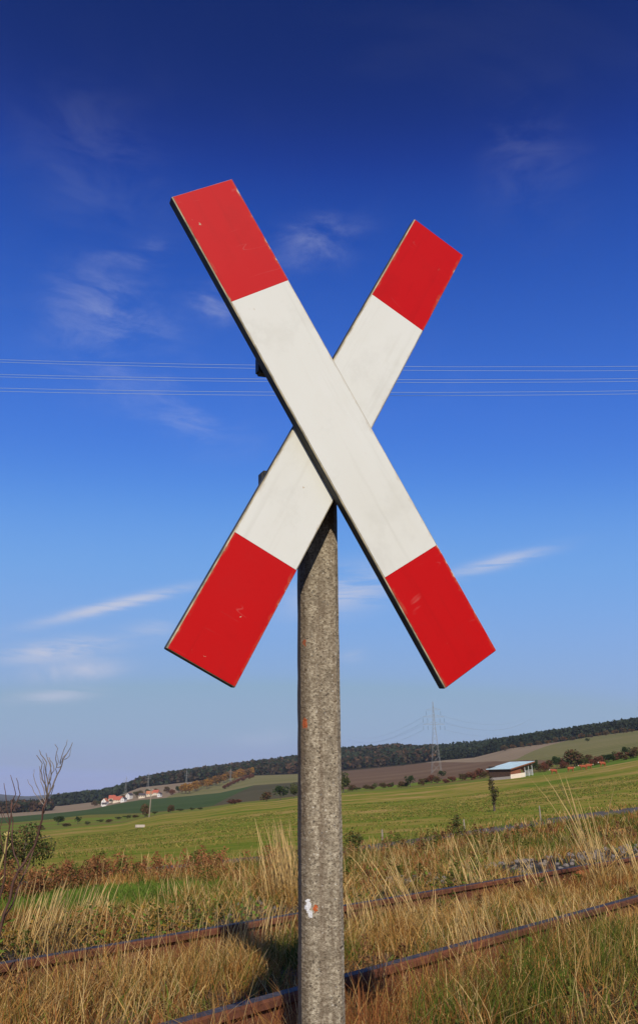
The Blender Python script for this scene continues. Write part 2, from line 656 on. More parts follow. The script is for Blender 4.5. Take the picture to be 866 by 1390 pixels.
# the near ground: polar sheet from the camera's feet to the road
nr = 110
f = (np.linspace(0, 1, nr + 1) ** 1.6)[:, None]
R_ = 0.05 * (1 - f) + RR[0][None] * f
X_, Y_ = R_ * np.sin(AZ), R_ * np.cos(AZ)
Z_ = near_z(X_.ravel(), Y_.ravel()).reshape(X_.shape)
Z_[-1] = ZZ[0]
V = np.stack([X_, Y_, Z_], -1).reshape(-1, 3)
ii, jj = np.meshgrid(np.arange(nr), np.arange(NA - 1), indexing='ij')
q = np.stack([ii * NA + jj, ii * NA + jj + 1, (ii + 1) * NA + jj + 1, (ii + 1) * NA + jj], -1).reshape(-1, 4)[:, ::-1]
structure(mesh_np('ground', V, q.ravel(), np.full(len(q), 4), M_verge, smooth=True))

band('road', 0, M_road, 4)
band('meadow', 1, M_meadow, 12)
band('meadow', 2, M_meadow, 14)
band('field_margin', 3, M_margin, 6)
def fields(k, lst):
    prev = None
    for nm, mt, e1 in lst:
        band(nm, k, mt, 8, prev, e1)
        prev = e1


fields(4, [('crop_field', M_crop, (290, 345)), ('fallow_field', M_dark_plough, (425, 425)), ('ploughed_field', M_plough, (770, 690)), ('pasture', M_pasture, None)])
fields(5, [('stubble_field', M_stubble, (225, 300)), ('pasture', M_pasture, (425, 425)), ('ploughed_field', M_plough, (690, 575)), ('stubble_field', M_stubble, (705, 775)), ('pasture', M_pasture, None)])
band('woodland_ground', 6, M_floor, 6)
band('hills', 7, M_hill, 4)
band('hills', 8, M_hill, 6)
band('hills', 9, M_hill, 3)

# ------------------------------------------------------------------ the level-crossing sign
SR = Matrix(((0.9322769756631211, -0.026464141777930845, 0.3607759551970613),
             (0.3542234103253388, -0.13553696032868928, -0.9252867166248012),
             (0.07338539518106457, 0.990418791009542, -0.1169837689138925)))
ST = Vector((0.0429220470609061, 1.8657112595095668, 0.920333594184886 + CAMZ))
L, W, AL, RF = 1.5, 0.194, math.radians(60.296), 0.22013
TH = 0.033


def enamel(name, base, dirt):
    k = MatBuilder(name, 0.45, 0.10)
    oi = k.new('ShaderNodeObjectInfo')         # every panel weathers in its own way
    va = k.new('ShaderNodeVectorMath')
    k.link(k.tc.outputs['Object'], va.inputs[0])
    cx = k.new('ShaderNodeCombineXYZ')
    k.link(k.math('MULTIPLY', oi.outputs['Random'], 9.0), cx.inputs[0])
    k.link(k.math('MULTIPLY', oi.outputs['Random'], 5.0), cx.inputs[1])
    k.link(cx.outputs[0], va.inputs[1])
    k.vec = va.outputs[0]
    n1 = k.noise(6, 6, (1, 1, 1), 0.65)
    n2 = k.noise(3.0, 5, (0.35, 1, 1), 0.6, offset=(3, 1, 0))
    n3 = k.noise(60, 3, (1, 1, 1), 0.7)
    col = k.mix(k.math('MULTIPLY', k.ramp(n2, [(0.48, (0, 0, 0)), (0.75, (1, 1, 1))]), 0.35), base, dirt)
    col = k.mix(k.math('MULTIPLY', k.ramp(n1, [(0.55, (0, 0, 0)), (0.8, (1, 1, 1))]), 0.30), col, dirt)
    sm = k.noise(4.5, 6, (1, 1, 0.5), 0.7, offset=(11, 4, 2))
    col = k.mix(k.math('MULTIPLY', k.ramp(sm, [(0.52, (0, 0, 0)), (0.62, (1, 1, 1)), (0.66, (0.1, 0.1, 0.1))]), 0.12), col, tuple(x * 0.6 for x in dirt))
    run = k.noise(30, 3, (0.06, 1, 1), 0.6, offset=(2, 9, 4))
    col = k.mix(k.math('MULTIPLY', k.ramp(run, [(0.56, (0, 0, 0)), (0.72, (1, 1, 1))]), 0.22), col, tuple(x * 0.75 for x in dirt))
    # small chips of bare primer and rust freckles
    chip = k.ramp(k.math('ADD', k.math('MULTIPLY', n3, 0.55), k.math('MULTIPLY', k.noise(9, 2, offset=(7, 2, 1)), 0.45)), [(0.668, (0, 0, 0)), (0.70, (1, 1, 1))])
    col = k.mix(chip, col, (0.42, 0.33, 0.22))
    # worn and rusty along the two long edges
    sp = k.new('ShaderNodeSeparateXYZ')
    k.link(k.tc.outputs['Object'], sp.inputs[0])
    ed = k.new('ShaderNodeMapRange')
    k.link(k.math('ABSOLUTE', sp.outputs[1]), ed.inputs['Value'])
    ed.inputs['From Min'].default_value = W / 2 - 0.020
    ed.inputs['From Max'].default_value = W / 2 - 0.003
    wn_ = k.math('ADD', k.math('MULTIPLY', k.noise(45, 5, (0.5, 1, 1), 0.7, offset=(1, 1, 5)), 0.75), k.math('MULTIPLY', ed.outputs[0], 0.30))
    col = k.mix(k.math('MULTIPLY', k.ramp(wn_, [(0.58, (0, 0, 0)), (0.70, (1, 1, 1))]), 0.25), col, (0.30, 0.20, 0.10))
    col = k.mix(k.math('MULTIPLY', k.ramp(wn_, [(0.725, (0, 0, 0)), (0.755, (1, 1, 1))]), 0.8), col, (0.52, 0.44, 0.32))
    # hairline scratches
    scn_ = k.noise(5, 1.2, (4, 0.5, 1), 0.4, rot=0.6, offset=(4, 0, 0))
    scm = k.ramp(k.noise(7, 2, offset=(5, 8, 1)), [(0.56, (0, 0, 0)), (0.62, (1, 1, 1))])
    col = k.mix(k.math('MULTIPLY', k.math('MULTIPLY', k.ramp(scn_, [(0.497, (0, 0, 0)), (0.5, (1, 1, 1)), (0.503, (0, 0, 0))]), scm), 0.07), col, (0.75, 0.68, 0.6))
    k.color(col)
    r = k.math('ADD', 0.36, k.math('MULTIPLY', n1, 0.25))
    k.link(r, k.b.inputs['Roughness'])
    k.bump(k.noise(2.2, 2), 0.05, 0.05)
    return k.m


M_red = enamel('red_enamel', (0.45, 0.006, 0.007), (0.36, 0.009, 0.009))
M_red_faded = enamel('faded_red_enamel', (0.47, 0.016, 0.017), (0.43, 0.024, 0.024))
M_white = enamel('white_enamel', (0.625, 0.635, 0.59), (0.54, 0.53, 0.45))
M_tray = flat_mat('dark_steel_edge', (0.055, 0.055, 0.048), 0.7, 0.5, 14)  # even dark grey for the sides and backs of the plates
M_rim = flat_mat('worn_rim', (0.34, 0.30, 0.20), 0.7, 0.5, 25)
M_bracket = flat_mat('dark_bracket_steel', (0.03, 0.03, 0.03), 0.6, 0.4, 20)

sign = thing('crossing_sign', 'red and white level crossing cross bolted to a rough concrete post', 'crossing sign')


def plate_obj(name, d, n, off, s0, s1, hw, z0, z1, mat, parent, bev=0.0, hr=None):
    bm = bmesh.new()
    pts = []
    hr = hw if hr is None else hr
    for z in (z0, z1):
        for (s, e) in ((s0, -hw), (s1, -hw), (s1, hr), (s0, hr)):
            pts.append(Vector((s, e, z)))
    hexa(bm, pts)
    if bev:
        bmesh.ops.bevel(bm, geom=list(bm.edges), offset=bev, segments=2, affect='EDGES', profile=0.6)
    o = bm_obj(name, bm, mat, parent)
    if parent is sign:
        o.matrix_basis = Matrix.Translation(ST + SR @ off) @ (SR @ Matrix((d, n, Vector((0, 0, 1)))).transposed()).to_4x4()
    return o


arms = ((Vector((math.cos(AL), -math.sin(AL), 0)), Vector((math.sin(AL), math.cos(AL), 0)), Vector((0, 0, 0))),
        (Vector((-math.cos(AL), -math.sin(AL), 0)), Vector((math.sin(AL), -math.cos(AL), 0)), Vector((0.0193, 0.01915, -TH))))
for ai, (d, n, off) in enumerate(arms):
    arm = plate_obj('arm', d, n, off, -L / 2, L / 2, W / 2, -TH + 0.0005, -0.0022, M_tray, sign, 0.004)
    plate_obj('rim', d, n, off, -L / 2 + 0.0015, L / 2 - 0.0015, W / 2 - 0.0012, -0.004, -0.001, M_rim, arm, 0.001)
    b0, b1 = -L / 2 + RF * L, L / 2 - RF * L
    e, er = 0.0045, W / 2 - 0.0022
    plate_obj('red_panel', d, n, off, -L / 2 + 0.003, b0 - 0.0004, W / 2 - e, -0.003, 0.0006, M_red_faded if ai == 0 else M_red, arm, 0, er)
    plate_obj('white_panel', d, n, off, b0, b1, W / 2 - e, -0.003, 0.0008, M_white, arm, 0, er - 0.0018)
    plate_obj('red_panel', d, n, off, b1 + 0.0004, L / 2 - 0.003, W / 2 - e, -0.003, 0.0006, M_red, arm, 0, er)

# the post: leaning a little towards the track
PQ_plane = ST + SR @ Vector((0, 0, -0.112 - 0.045))
nrm = SR @ Vector((0, 0, 1))


def hit(px, py):
    d = Vector(ray(px, py))
    o = Vector((0, 0, CAMZ))
    return o + d * ((PQ_plane - o).dot(nrm) / d.dot(nrm))


p_top = hit(430.5, 735)
p_bot = hit(435.5, 1290)
pa = (p_top - p_bot).normalized()
top = p_top + pa * ((hit(430, 560) - p_top).length)
foot = p_bot - pa * ((p_bot.z + 0.45) / pa.z)
yaw = math.radians(9)
px_ = Vector((math.cos(yaw), math.sin(yaw), 0))
px_ = (px_ - pa * px_.dot(pa)).normalized()
py_ = pa.cross(px_)                            # away from the camera
mpp = (p_bot - Vector((0, 0, CAMZ))).dot(Vector(FWD)) / FPX
PW = 57.5 * mpp
print('post width', PW, 'depth', (p_bot - Vector((0, 0, CAMZ))).dot(Vector(FWD)), (p_top - Vector((0, 0, CAMZ))).dot(Vector(FWD)), 'foot', foot[:])


def post_mat():
    k = MatBuilder('aggregate_concrete', 0.95, 0.1)
    fine_ = k.noise(170, 3, (1, 1, 1), 0.7)
    med = k.noise(38, 4, (1, 1, 0.7), 0.65)
    big = k.noise(5, 4, (1, 1, 0.25), 0.6)
    col = k.ramp(fine_, [(0.30, (0.09, 0.07, 0.048)), (0.45, (0.28, 0.235, 0.165)), (0.56, (0.41, 0.355, 0.26)), (0.70, (0.60, 0.54, 0.41))])
    col = k.mix(k.ramp(med, [(0.36, (0.7, 0.7, 0.7)), (0.56, (0, 0, 0))]), col, (0.17, 0.14, 0.10))
    col = k.mix(k.math('MULTIPLY', k.ramp(big, [(0.45, (0, 0, 0)), (0.7, (1, 1, 1))]), 0.4), col, (0.16, 0.115, 0.075))
    stk = k.noise(55, 4, (1, 1, 0.035), 0.6, offset=(3, 3, 1))
    col = k.mix(k.math('MULTIPLY', k.ramp(stk, [(0.50, (0, 0, 0)), (0.68, (1, 1, 1))]), 0.55), col, (0.125, 0.085, 0.055))
    pit = k.noise(75, 2, (1, 1, 1), 0.5, offset=(9, 1, 1))
    col = k.mix(k.ramp(pit, [(0.68, (0, 0, 0)), (0.72, (0.8, 0.8, 0.8))]), col, (0.06, 0.05, 0.04))
    vo = k.new('ShaderNodeTexVoronoi')
    vo.inputs['Scale'].default_value = 95
    k.link(k.tc.outputs['Object'], vo.inputs['Vector'])
    peb = k.ramp(vo.outputs['Distance'], [(0.12, (1, 1, 1)), (0.24, (0, 0, 0))])
    pick = k.new('ShaderNodeSeparateColor')
    k.link(vo.outputs['Color'], pick.inputs[0])
    pk = k.ramp(pick.outputs[0], [(0.72, (0, 0, 0)), (0.75, (1, 1, 1))])
    col = k.mix(k.math('MULTIPLY', k.math('MULTIPLY', peb, pk), 0.8), col, (0.55, 0.52, 0.45))
    pk2 = k.ramp(pick.outputs[1], [(0.80, (0, 0, 0)), (0.83, (1, 1, 1))])
    col = k.mix(k.math('MULTIPLY', k.math('MULTIPLY', peb, pk2), 0.8), col, (0.04, 0.035, 0.03))
    sep = k.new('ShaderNodeSeparateXYZ')
    k.link(k.tc.outputs['Object'], sep.inputs[0])
    wob = k.math('MULTIPLY', k.math('SUBTRACT', k.noise(90, 3), 0.5), 0.03)
    # dark brown blended in towards the local -x side
    g = k.ramp(k.math('ADD', sep.outputs[0], wob), [(0.0, (1, 1, 1)), (1.0, (0, 0, 0))])
    brown_side = k.new('ShaderNodeMapRange')
    k.link(k.math('ADD', sep.outputs[0], wob), brown_side.inputs['Value'])
    brown_side.inputs['From Min'].default_value = -PW * 0.22
    brown_side.inputs['From Max'].default_value = -PW * 0.42
    col = k.mix(k.math('MULTIPLY', brown_side.outputs[0], 0.62), col, (0.075, 0.05, 0.032))

    def spot(x, z, rx, rz, colr, thr=1.0):
        nonlocal col
        w1 = k.math('MULTIPLY', k.math('SUBTRACT', k.noise(140, 3, offset=(x * 50, z * 9, 0)), 0.5), 3.2)
        a = k.math('DIVIDE', k.math('SUBTRACT', sep.outputs[0], x), rx)
        b = k.math('DIVIDE', k.math('SUBTRACT', sep.outputs[2], z), rz)
        dd = k.math('ADD', k.math('ADD', k.math('MULTIPLY', a, a), k.math('MULTIPLY', b, b)), w1)
        mk = k.math('LESS_THAN', dd, thr)
        col = k.mix(mk, col, colr)
    zl = lambda py: ((hit(433, py) - foot).dot(pa))
    spot(-PW * 0.41, zl(873), 0.006, 0.013, (0.27, 0.085, 0.04), 0.5)
    spot(-PW * 0.41, zl(981), 0.007, 0.016, (0.34, 0.09, 0.035), 0.7)
    spot(-PW * 0.36, zl(1222), 0.008, 0.017, (0.66, 0.66, 0.66), 0.8)
    spot(-PW * 0.30, zl(1234), 0.007, 0.010, (0.66, 0.66, 0.66), 0.7)
    spot(-PW * 0.19, zl(1226), 0.007, 0.009, (0.45, 0.11, 0.035), 0.85)
    k.color(col)
    k.bump(k.math('ADD', fine_, k.math('MULTIPLY', med, 0.6)), 0.9, 0.006)
    return k.m


bm = bmesh.new()
H = (top - foot).length
hw, hd, ch = PW * 0.5, PW * 0.42, PW * 0.105
prof = [(-hw + ch, -hd), (hw - ch, -hd), (hw, -hd + ch), (hw, hd - ch), (hw - ch, hd), (-hw + ch, hd), (-hw, hd - ch), (-hw, -hd + ch)]
rings = []
nz = 60
for i in range(nz + 1):
    z = H * i / nz
    rings.append([bm.verts.new((x + random.uniform(-.0006, .0006), y + random.uniform(-.0006, .0006), z)) for x, y in prof])
for r0, r1 in zip(rings, rings[1:]):
    for k in range(8):
        bm.faces.new((r0[k], r0[(k + 1) % 8], r1[(k + 1) % 8], r1[k]))
bm.faces.new(rings[0][::-1])
bm.faces.new(rings[-1])
be = [e for e in bm.edges if abs((e.verts[0].co - e.verts[1].co).normalized().z) > 0.9]
bmesh.ops.bevel(bm, geom=be, offset=0.0022, segments=2, affect='EDGES')
post = bm_obj('post', bm, post_mat(), sign)
post.matrix_world = Matrix.Translation(foot) @ Matrix((px_, py_, pa)).transposed().to_4x4()

# two steel channels behind the plates, clamped to the post
for yy, x0, x1 in ((0.185, -0.192, 0.10), (-0.150, -0.186, 0.10)):
    bm = bmesh.new()
    for (a, b) in ((Vector((x0, yy - 0.028, -0.107)), Vector((x1 - x0, 0.056, 0.0405))),):
        box(bm, a, (b.x, 0, 0), (0, b.y, 0), (0, 0, b.z))
    bmesh.ops.bevel(bm, geom=list(bm.edges), offset=0.006, segments=2, affect='EDGES')
    for v in bm.verts:
        v.co = ST + SR @ v.co
    br = bm_obj('bracket', bm, M_bracket, sign)
    bm = bmesh.new()
    for sx in (-0.055, 0.070):
        box(bm, (sx, yy - 0.02, -0.25), (0.014, 0, 0), (0, 0.04, 0), (0, 0, 0.145))
    box(bm, (-0.055, yy - 0.02, -0.262), (0.139, 0, 0), (0, 0.04, 0), (0, 0, 0.012))
    for v in bm.verts:
        v.co = ST + SR @ v.co
    bm_obj('clamp', bm, M_bracket, br)

# ------------------------------------------------------------------ railway track
def rust_mat(name, c, scale=18):
    k = MatBuilder(name, 0.85, 0.2)
    a = k.noise(scale, 6, (1, 1, 1), 0.7)
    b = k.noise(2.5, 4, (1, 1, 1), 0.6)
    col = k.ramp(a, [(0.3, tuple(x * 0.45 for x in c)), (0.5, c), (0.72, tuple(min(1, x * 1.5) for x in c))])
    col = k.mix(k.math('MULTIPLY', k.ramp(b, [(0.45, (0, 0, 0)), (0.7, (1, 1, 1))]), 0.5), col, (0.05, 0.03, 0.022))
    k.color(col)
    k.bump(a, 0.5, 0.004)
    return k.m


M_rust = rust_mat('rusty_rail_steel', (0.145, 0.052, 0.026))
M_rust2 = rust_mat('orange_rust', (0.36, 0.11, 0.04))
M_tread = flat_mat('rail_running_face', (0.06, 0.052, 0.052), 0.7, 0.5, 30, 0.2, 0, 0.0)
M_sleeper = rust_mat('weathered_sleeper', (0.13, 0.075, 0.045), 9)

track = thing('railway_track', 'rusty single railway track half hidden in dry grass', 'railway track', (RA.x, RA.y, 0))
A0, A1 = -9.0, 34.0


def tpt(t, a, z):
    return Vector((TU.x * a + TN.x * t, TU.y * a + TN.y * t, z))


RPROF = [(-0.062, 0), (0.062, 0), (0.062, 0.010), (0.012, 0.026), (0.008, 0.034), (0.008, 0.100), (0.014, 0.108), (0.033, 0.114), (0.034, 0.140),
         (0.028, 0.149), (-0.028, 0.149), (-0.034, 0.140), (-0.033, 0.114), (-0.014, 0.108), (-0.008, 0.100), (-0.008, 0.034), (-0.012, 0.026), (-0.062, 0.010)]
for t0 in (0.0, -GAUGE - 0.067):
    seg = [A0, -1.0, 6.9, 18.0, A1]
    rail = None
    for s0, s1 in zip(seg, seg[1:]):
        bm = bmesh.new()
        vs = [[bm.verts.new(tpt(t0 + y, a, RAIL_Z - 0.149 + z)) for y, z in RPROF] for a in (s0 + 0.004, s1 - 0.004)]
        n = len(RPROF)
        for k in range(n):
            bm.faces.new((vs[0][k], vs[0][(k + 1) % n], vs[1][(k + 1) % n], vs[1][k]))
        bm.faces.new(vs[0][::-1])
        bm.faces.new(vs[1])
        rail = bm_obj('rail', bm, M_rust, track)
        bm = bmesh.new()
        box(bm, tpt(t0 - 0.026, s0 + 0.004, RAIL_Z - 0.001), TU * (s1 - s0 - 0.008), TN * 0.052, (0, 0, 0.0022))
        bm_obj('running_face', bm, M_tread, rail)
        if s0 > A0:                            # fishplate over the joint
            bm = bmesh.new()
            for sd in (-0.024, 0.010):
                box(bm, tpt(t0 + sd, s0 - 0.3, RAIL_Z - 0.118), TU * 0.6, TN * 0.014, (0, 0, 0.075))
            for kk in range(4):
                box(bm, tpt(t0 - 0.040, s0 - 0.23 + kk * 0.145, RAIL_Z - 0.093), TU * 0.03, TN * 0.018, (0, 0, 0.03))
            bm_obj('fishplate', bm, M_rust2, rail)
bm = bmesh.new()
box(bm, (-0.125, -1.25, -0.13), (0.25, 0, 0), (0, 2.5, 0), (0, 0, 0.13))
bmesh.ops.bevel(bm, geom=list(bm.edges), offset=0.012, segments=2, affect='EDGES')
sl0 = bm_obj('sleeper', bm, M_sleeper, track)
bps = []
for yy in (GAUGE / 2 + 0.033, -GAUGE / 2 - 0.033):
    bm = bmesh.new()
    box(bm, (-0.08, yy - 0.17, 0.0), (0.16, 0, 0), (0, 0.34, 0), (0, 0, 0.013))
    for dy in (-0.115, 0.085):
        box(bm, (-0.02, yy + dy, 0.012), (0.04, 0, 0), (0, 0.03, 0), (0, 0, 0.028))
    bps.append(bm_obj('base_plate', bm, M_rust, sl0))
ang = math.atan2(TU.y, TU.x)
na = 0
a = A0 + 0.3
while a < A1:
    o = sl0 if na == 0 else sl0.copy()
    if na:
        C.objects.link(o)
        o.parent = track
        for bp0 in bps:
            b = bp0.copy()
            C.objects.link(b)
            b.parent = o
    o.location = tpt(-GAUGE / 2 - 0.033, a, RAIL_Z - 0.163) + Vector((0, 0, random.uniform(-0.002, 0.0)))
    o.rotation_euler = (0, 0, ang + random.uniform(-0.015, 0.015))
    na += 1
    a += 0.65

# ballast bed with its stones
M_stone = flat_mat('ballast_stone', (0.17, 0.145, 0.125), 0.9, 0.55, 3.0, 0.2, 0.3)
M_ballast = field_mat('ballast_grit', [(0.3, (0.05, 0.045, 0.038)), (0.5, (0.10, 0.09, 0.075)), (0.7, (0.19, 0.175, 0.155))], 3, 12, fine=60, bump=1.0)
aa = np.linspace(A0, A1, 130)
tt = np.array([-2.75, -2.5, -2.2, -1.6, -0.8, 0, 0.25, 0.6, 1.1, 1.5, 2.0])
zz = np.array([-0.06, -0.01, 0.028, 0.032, 0.034, 0.034, 0.06, 0.13, 0.145, 0.08, -0.16])
T_, A_ = np.meshgrid(tt, aa)
bx_ = RA.x + TU.x * A_ + TN.x * T_
by_ = RA.y + TU.y * A_ + TN.y * T_
bz_ = zz[None] + (fbm(bx_ * 2, by_ * 2, 9) - 0.5) * 0.04 * (np.abs(T_ + 0.75) > 1.0)
V = np.stack([bx_, by_, bz_], -1).reshape(-1, 3)
m = len(tt)
ii, jj = np.meshgrid(np.arange(len(aa) - 1), np.arange(m - 1), indexing='ij')
q = np.stack([ii * m + jj, ii * m + jj + 1, (ii + 1) * m + jj + 1, (ii + 1) * m + jj], -1).reshape(-1, 4)[:, ::-1]
ballast = structure(mesh_np('ballast_bed', V, q.ravel(), np.full(len(q), 4), M_ballast, smooth=True))


def ballast_z(t):
    return float(np.interp(t, tt, zz))


stone_me = []
for k in range(6):
    bm = bmesh.new()
    bmesh.ops.create_icosphere(bm, subdivisions=1, radius=1)
    for v in bm.verts:
        v.co = Vector((v.co.x * random.uniform(.75, 1.25), v.co.y * random.uniform(.6, 1.0), v.co.z * random.uniform(.5, .9))) * random.uniform(.85, 1.15)
    me = bpy.data.meshes.new('stone')
    bm.to_mesh(me)
    bm.free()
    me.materials.append(M_stone)
    stone_me.append(me)


def add_stone(t, a, s):
    o = bpy.data.objects.new('stone', random.choice(stone_me))
    C.objects.link(o)
    o.parent = ballast
    z = ballast_z(t)
    o.location = (RA.x + TU.x * a + TN.x * t, RA.y + TU.y * a + TN.y * t, z + s * 0.25)
    o.rotation_euler = (random.uniform(-.6, .6), random.uniform(-.6, .6), random.uniform(0, 6.3))
    o.scale = (s, s, s)


for k in range(200):                           # open stretch beyond the far rail
    add_stone(random.uniform(0.35, 1.55), random.uniform(6.2, 12.0), random.uniform(0.022, 0.052))
for k in range(70):                            # a small bare patch farther back along the rail
    add_stone(random.gauss(0.95, 0.25), random.gauss(4.6, 0.45), random.uniform(0.02, 0.042))
for k in range(35):
    add_stone(random.gauss(1.0, 0.25), random.gauss(2.6, 0.4), random.uniform(0.02, 0.04))

# ------------------------------------------------------------------ grass
M_grass = attr_mat('grass_blades', 0.8, 0.35)


def grass_mesh(name, x, y, h, wd, col, lean, curl, kind='stuff', parent=None, z=None, mat=None, leandir=None, head=None):
    n = len(x)
    if z is None:
        z = height(x, y) - 0.01
        t, a = track_ta(x, y)
        onb = (t > -2.75) & (t < 2.0)
        z = np.where(onb, np.maximum(z, np.interp(t, tt, zz)) - 0.01, z)
    fa = rng.uniform(0, 2 * math.pi, n)        # blade facing
    la = rng.uniform(0, 2 * math.pi, n) if leandir is None else leandir + rng.normal(0, 0.8, n)
    fx, fy = np.cos(fa) * wd / 2, np.sin(fa) * wd / 2
    lx, ly = np.cos(la), np.sin(la)
    V = np.zeros((n, 7, 3))
    for i, (s, wk) in enumerate(((0, 1.0), (0.45, 0.85), (0.8, 0.55))):
        off = (lean * s + curl * s * s) * h
        px = x + lx * off
        py = y + ly * off
        pz = z + h * s * (1 - 0.25 * np.minimum(1, (lean + curl)) * s)
        ww = wk if head is None else (wk * (0.6 if i < 2 else head))
        V[:, 2 * i] = np.stack([px - fx * ww, py - fy * ww, pz], 1)
        V[:, 2 * i + 1] = np.stack([px + fx * ww, py + fy * ww, pz], 1)
    off = (lean + curl) * h
    V[:, 6] = np.stack([x + lx * off, y + ly * off, z + h * (1 - 0.25 * np.minimum(1, lean + curl))], 1)
    base = (np.arange(n) * 7)[:, None]
    idx = np.concatenate([base + np.array([[0, 1, 3, 2]]), base + np.array([[2, 3, 5, 4]]), base + np.array([[4, 5, 6]])], 1)
    lt = np.tile([4, 4, 3], n)
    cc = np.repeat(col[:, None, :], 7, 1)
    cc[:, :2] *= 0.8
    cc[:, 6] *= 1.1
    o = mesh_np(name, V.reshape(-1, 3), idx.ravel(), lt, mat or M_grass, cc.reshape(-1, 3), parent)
    if kind:
        o['kind'] = kind
    return o


STRAW = np.array([0.52, 0.31, 0.095])
PALE = np.array([0.70, 0.49, 0.20])
TAN = np.array([0.36, 0.165, 0.045])
RUSTY = np.array([0.30, 0.115, 0.04])
GREEN = np.array([0.10, 0.15, 0.022])
BRIGHT = np.array([0.125, 0.19, 0.028])
OLIVE = np.array([0.19, 0.185, 0.035])

GP = Vector((-3.9, 10.3))                      # bright green patch centre


def scatter(n, r0, r1, a0=-34, a1=36):
    r = np.sqrt(rng.uniform(r0 * r0, r1 * r1, n))
    az = np.radians(rng.uniform(a0, a1, n))
    return r * np.sin(az), r * np.cos(az), r, az


def pick(x, y, straw_w):
    """colour of a blade: mostly straw, in drifts"""
    n = len(x)
    d = fbm(x * 0.9, y * 0.9, 21)
    g = rng.uniform(0, 1, n)
    col = STRAW[None] * rng.uniform(0.65, 1.2, (n, 1))
    u = rng.uniform(0, 1, n)
    col = np.where((u < 0.22)[:, None], PALE[None] * rng.uniform(0.75, 1.1, (n, 1)), col)
    col = np.where((u > 0.72)[:, None], TAN[None] * rng.uniform(0.7, 1.2, (n, 1)), col)
    gr = g > straw_w + (d - 0.5) * 0.9
    gc = np.where((rng.uniform(0, 1, n) < 0.5)[:, None], GREEN[None], OLIVE[None]) * rng.uniform(0.7, 1.3, (n, 1))
    return np.where(gr[:, None], gc, col)


def zone_fields(x, y):
    t, a = track_ta(x, y)
    az = np.degrees(np.arctan2(x, y))
    r = np.hypot(x, y)
    r0 = np.interp(np.radians(az), AZ, RR[0])
    patch = np.hypot((x - GP.x) / 3.3, (y - GP.y) / 2.7)
    return t, a, az, r, r0, patch


# low understorey
x, y, r, az = scatter(210000, 2.0, 17)
t, a, azd, r, r0, patch = zone_fields(x, y)
dens = fbm(x * 1.3, y * 1.3, 5)
keep = (r < r0 - 0.3) & (rng.uniform(0, 1, len(x)) < smooth(0.28, 0.55, dens))
railgap = (np.abs(t) < 0.09) | (np.abs(t + GAUGE + 0.067) < 0.09)
keep &= ~railgap
open_st = ((t > 0.2) & (t < 1.6) & (a > 6.2)) | (np.hypot(t - 0.95, a - 4.6) < 0.5)
keep &= ~(open_st & (rng.uniform(0, 1, len(x)) < 0.9))
keep &= ~((t > -1.45) & (t < -0.05) & (rng.uniform(0, 1, len(x)) < 0.35))
x, y, t, a, r, patch = x[keep], y[keep], t[keep], a[keep], r[keep], patch[keep]
n = len(x)
h = rng.uniform(0.06, 0.17, n) * (0.7 + 0.7 * fbm(x * 2, y * 2, 8))
straw = np.full(n, 0.62)
straw = np.where(t > 2.0, 0.30, straw)
straw = np.where((t < -1.8) & (a > 2.5), 0.25, straw)
col = pick(x, y, straw)
inp = patch < 1.0 + (fbm(x, y, 33) - 0.5) * 0.7
col = np.where(inp[:, None], BRIGHT[None] * rng.uniform(0.75, 1.3, (n, 1)), col)
grass_mesh('grass', x, y, h, np.maximum(0.0045, r * 0.0008) * rng.uniform(0.7, 1.6, n), col, rng.uniform(0.1, 0.6, n), rng.uniform(0, 0.6, n))

# dry tall grass, clump by clump
PALETTE = np.array([STRAW, PALE, TAN, RUSTY, OLIVE, GREEN])


def clumps(nc, r0, r1, a0, a1, dens_fn, kind_fn, h_fn, per=(14, 46), rad=(0.04, 0.13), wmin=0.0035, wk=0.00068):
    x, y, r, az = scatter(nc, r0, r1, a0, a1)
    t, a, azd, r, rq, patch = zone_fields(x, y)
    keep = rng.uniform(0, 1, nc) < dens_fn(x, y, t, a, r, rq, patch)
    x, y, t, a, r, rq = x[keep], y[keep], t[keep], a[keep], r[keep], rq[keep]
    n = len(x)
    kind = kind_fn(x, y, t, a, r)
    hc = h_fn(x, y, t, a, r, rq) * rng.uniform(0.65, 1.3, n)
    cnt = rng.integers(per[0], per[1], n)
    rc = rng.uniform(rad[0], rad[1], n) * (0.6 + hc)
    ld = rng.uniform(0, 6.28, n)
    tone = rng.uniform(0.7, 1.2, n)
    I = np.repeat(np.arange(n), cnt)
    m = len(I)
    bx = x[I] + rng.normal(0, 1, m) * rc[I]
    by = y[I] + rng.normal(0, 1, m) * rc[I]
    tb, ab = track_ta(bx, by)
    ok = ~((np.abs(tb) < 0.07) | (np.abs(tb + GAUGE + 0.067) < 0.07))
    I, bx, by = I[ok], bx[ok], by[ok]
    m = len(I)
    h = hc[I] * rng.uniform(0.45, 1.1, m)
    col = PALETTE[kind[I]] * tone[I][:, None] * rng.uniform(0.65, 1.2, (m, 1))
    mixk = rng.uniform(0, 1, m)
    col = np.where((mixk < 0.16)[:, None], PALETTE[rng.integers(0, 3, m)] * rng.uniform(0.7, 1.1, (m, 1)), col)
    wd = np.maximum(wmin, r[I] * wk) * rng.uniform(0.6, 1.35, m)
    grass_mesh('grass', bx, by, h, wd, col, rng.uniform(0.0, 0.32, m), np.where(rng.uniform(0, 1, m) < 0.25, rng.uniform(0.5, 1.3, m), rng.uniform(0.0, 0.5, m)), leandir=ld[I])


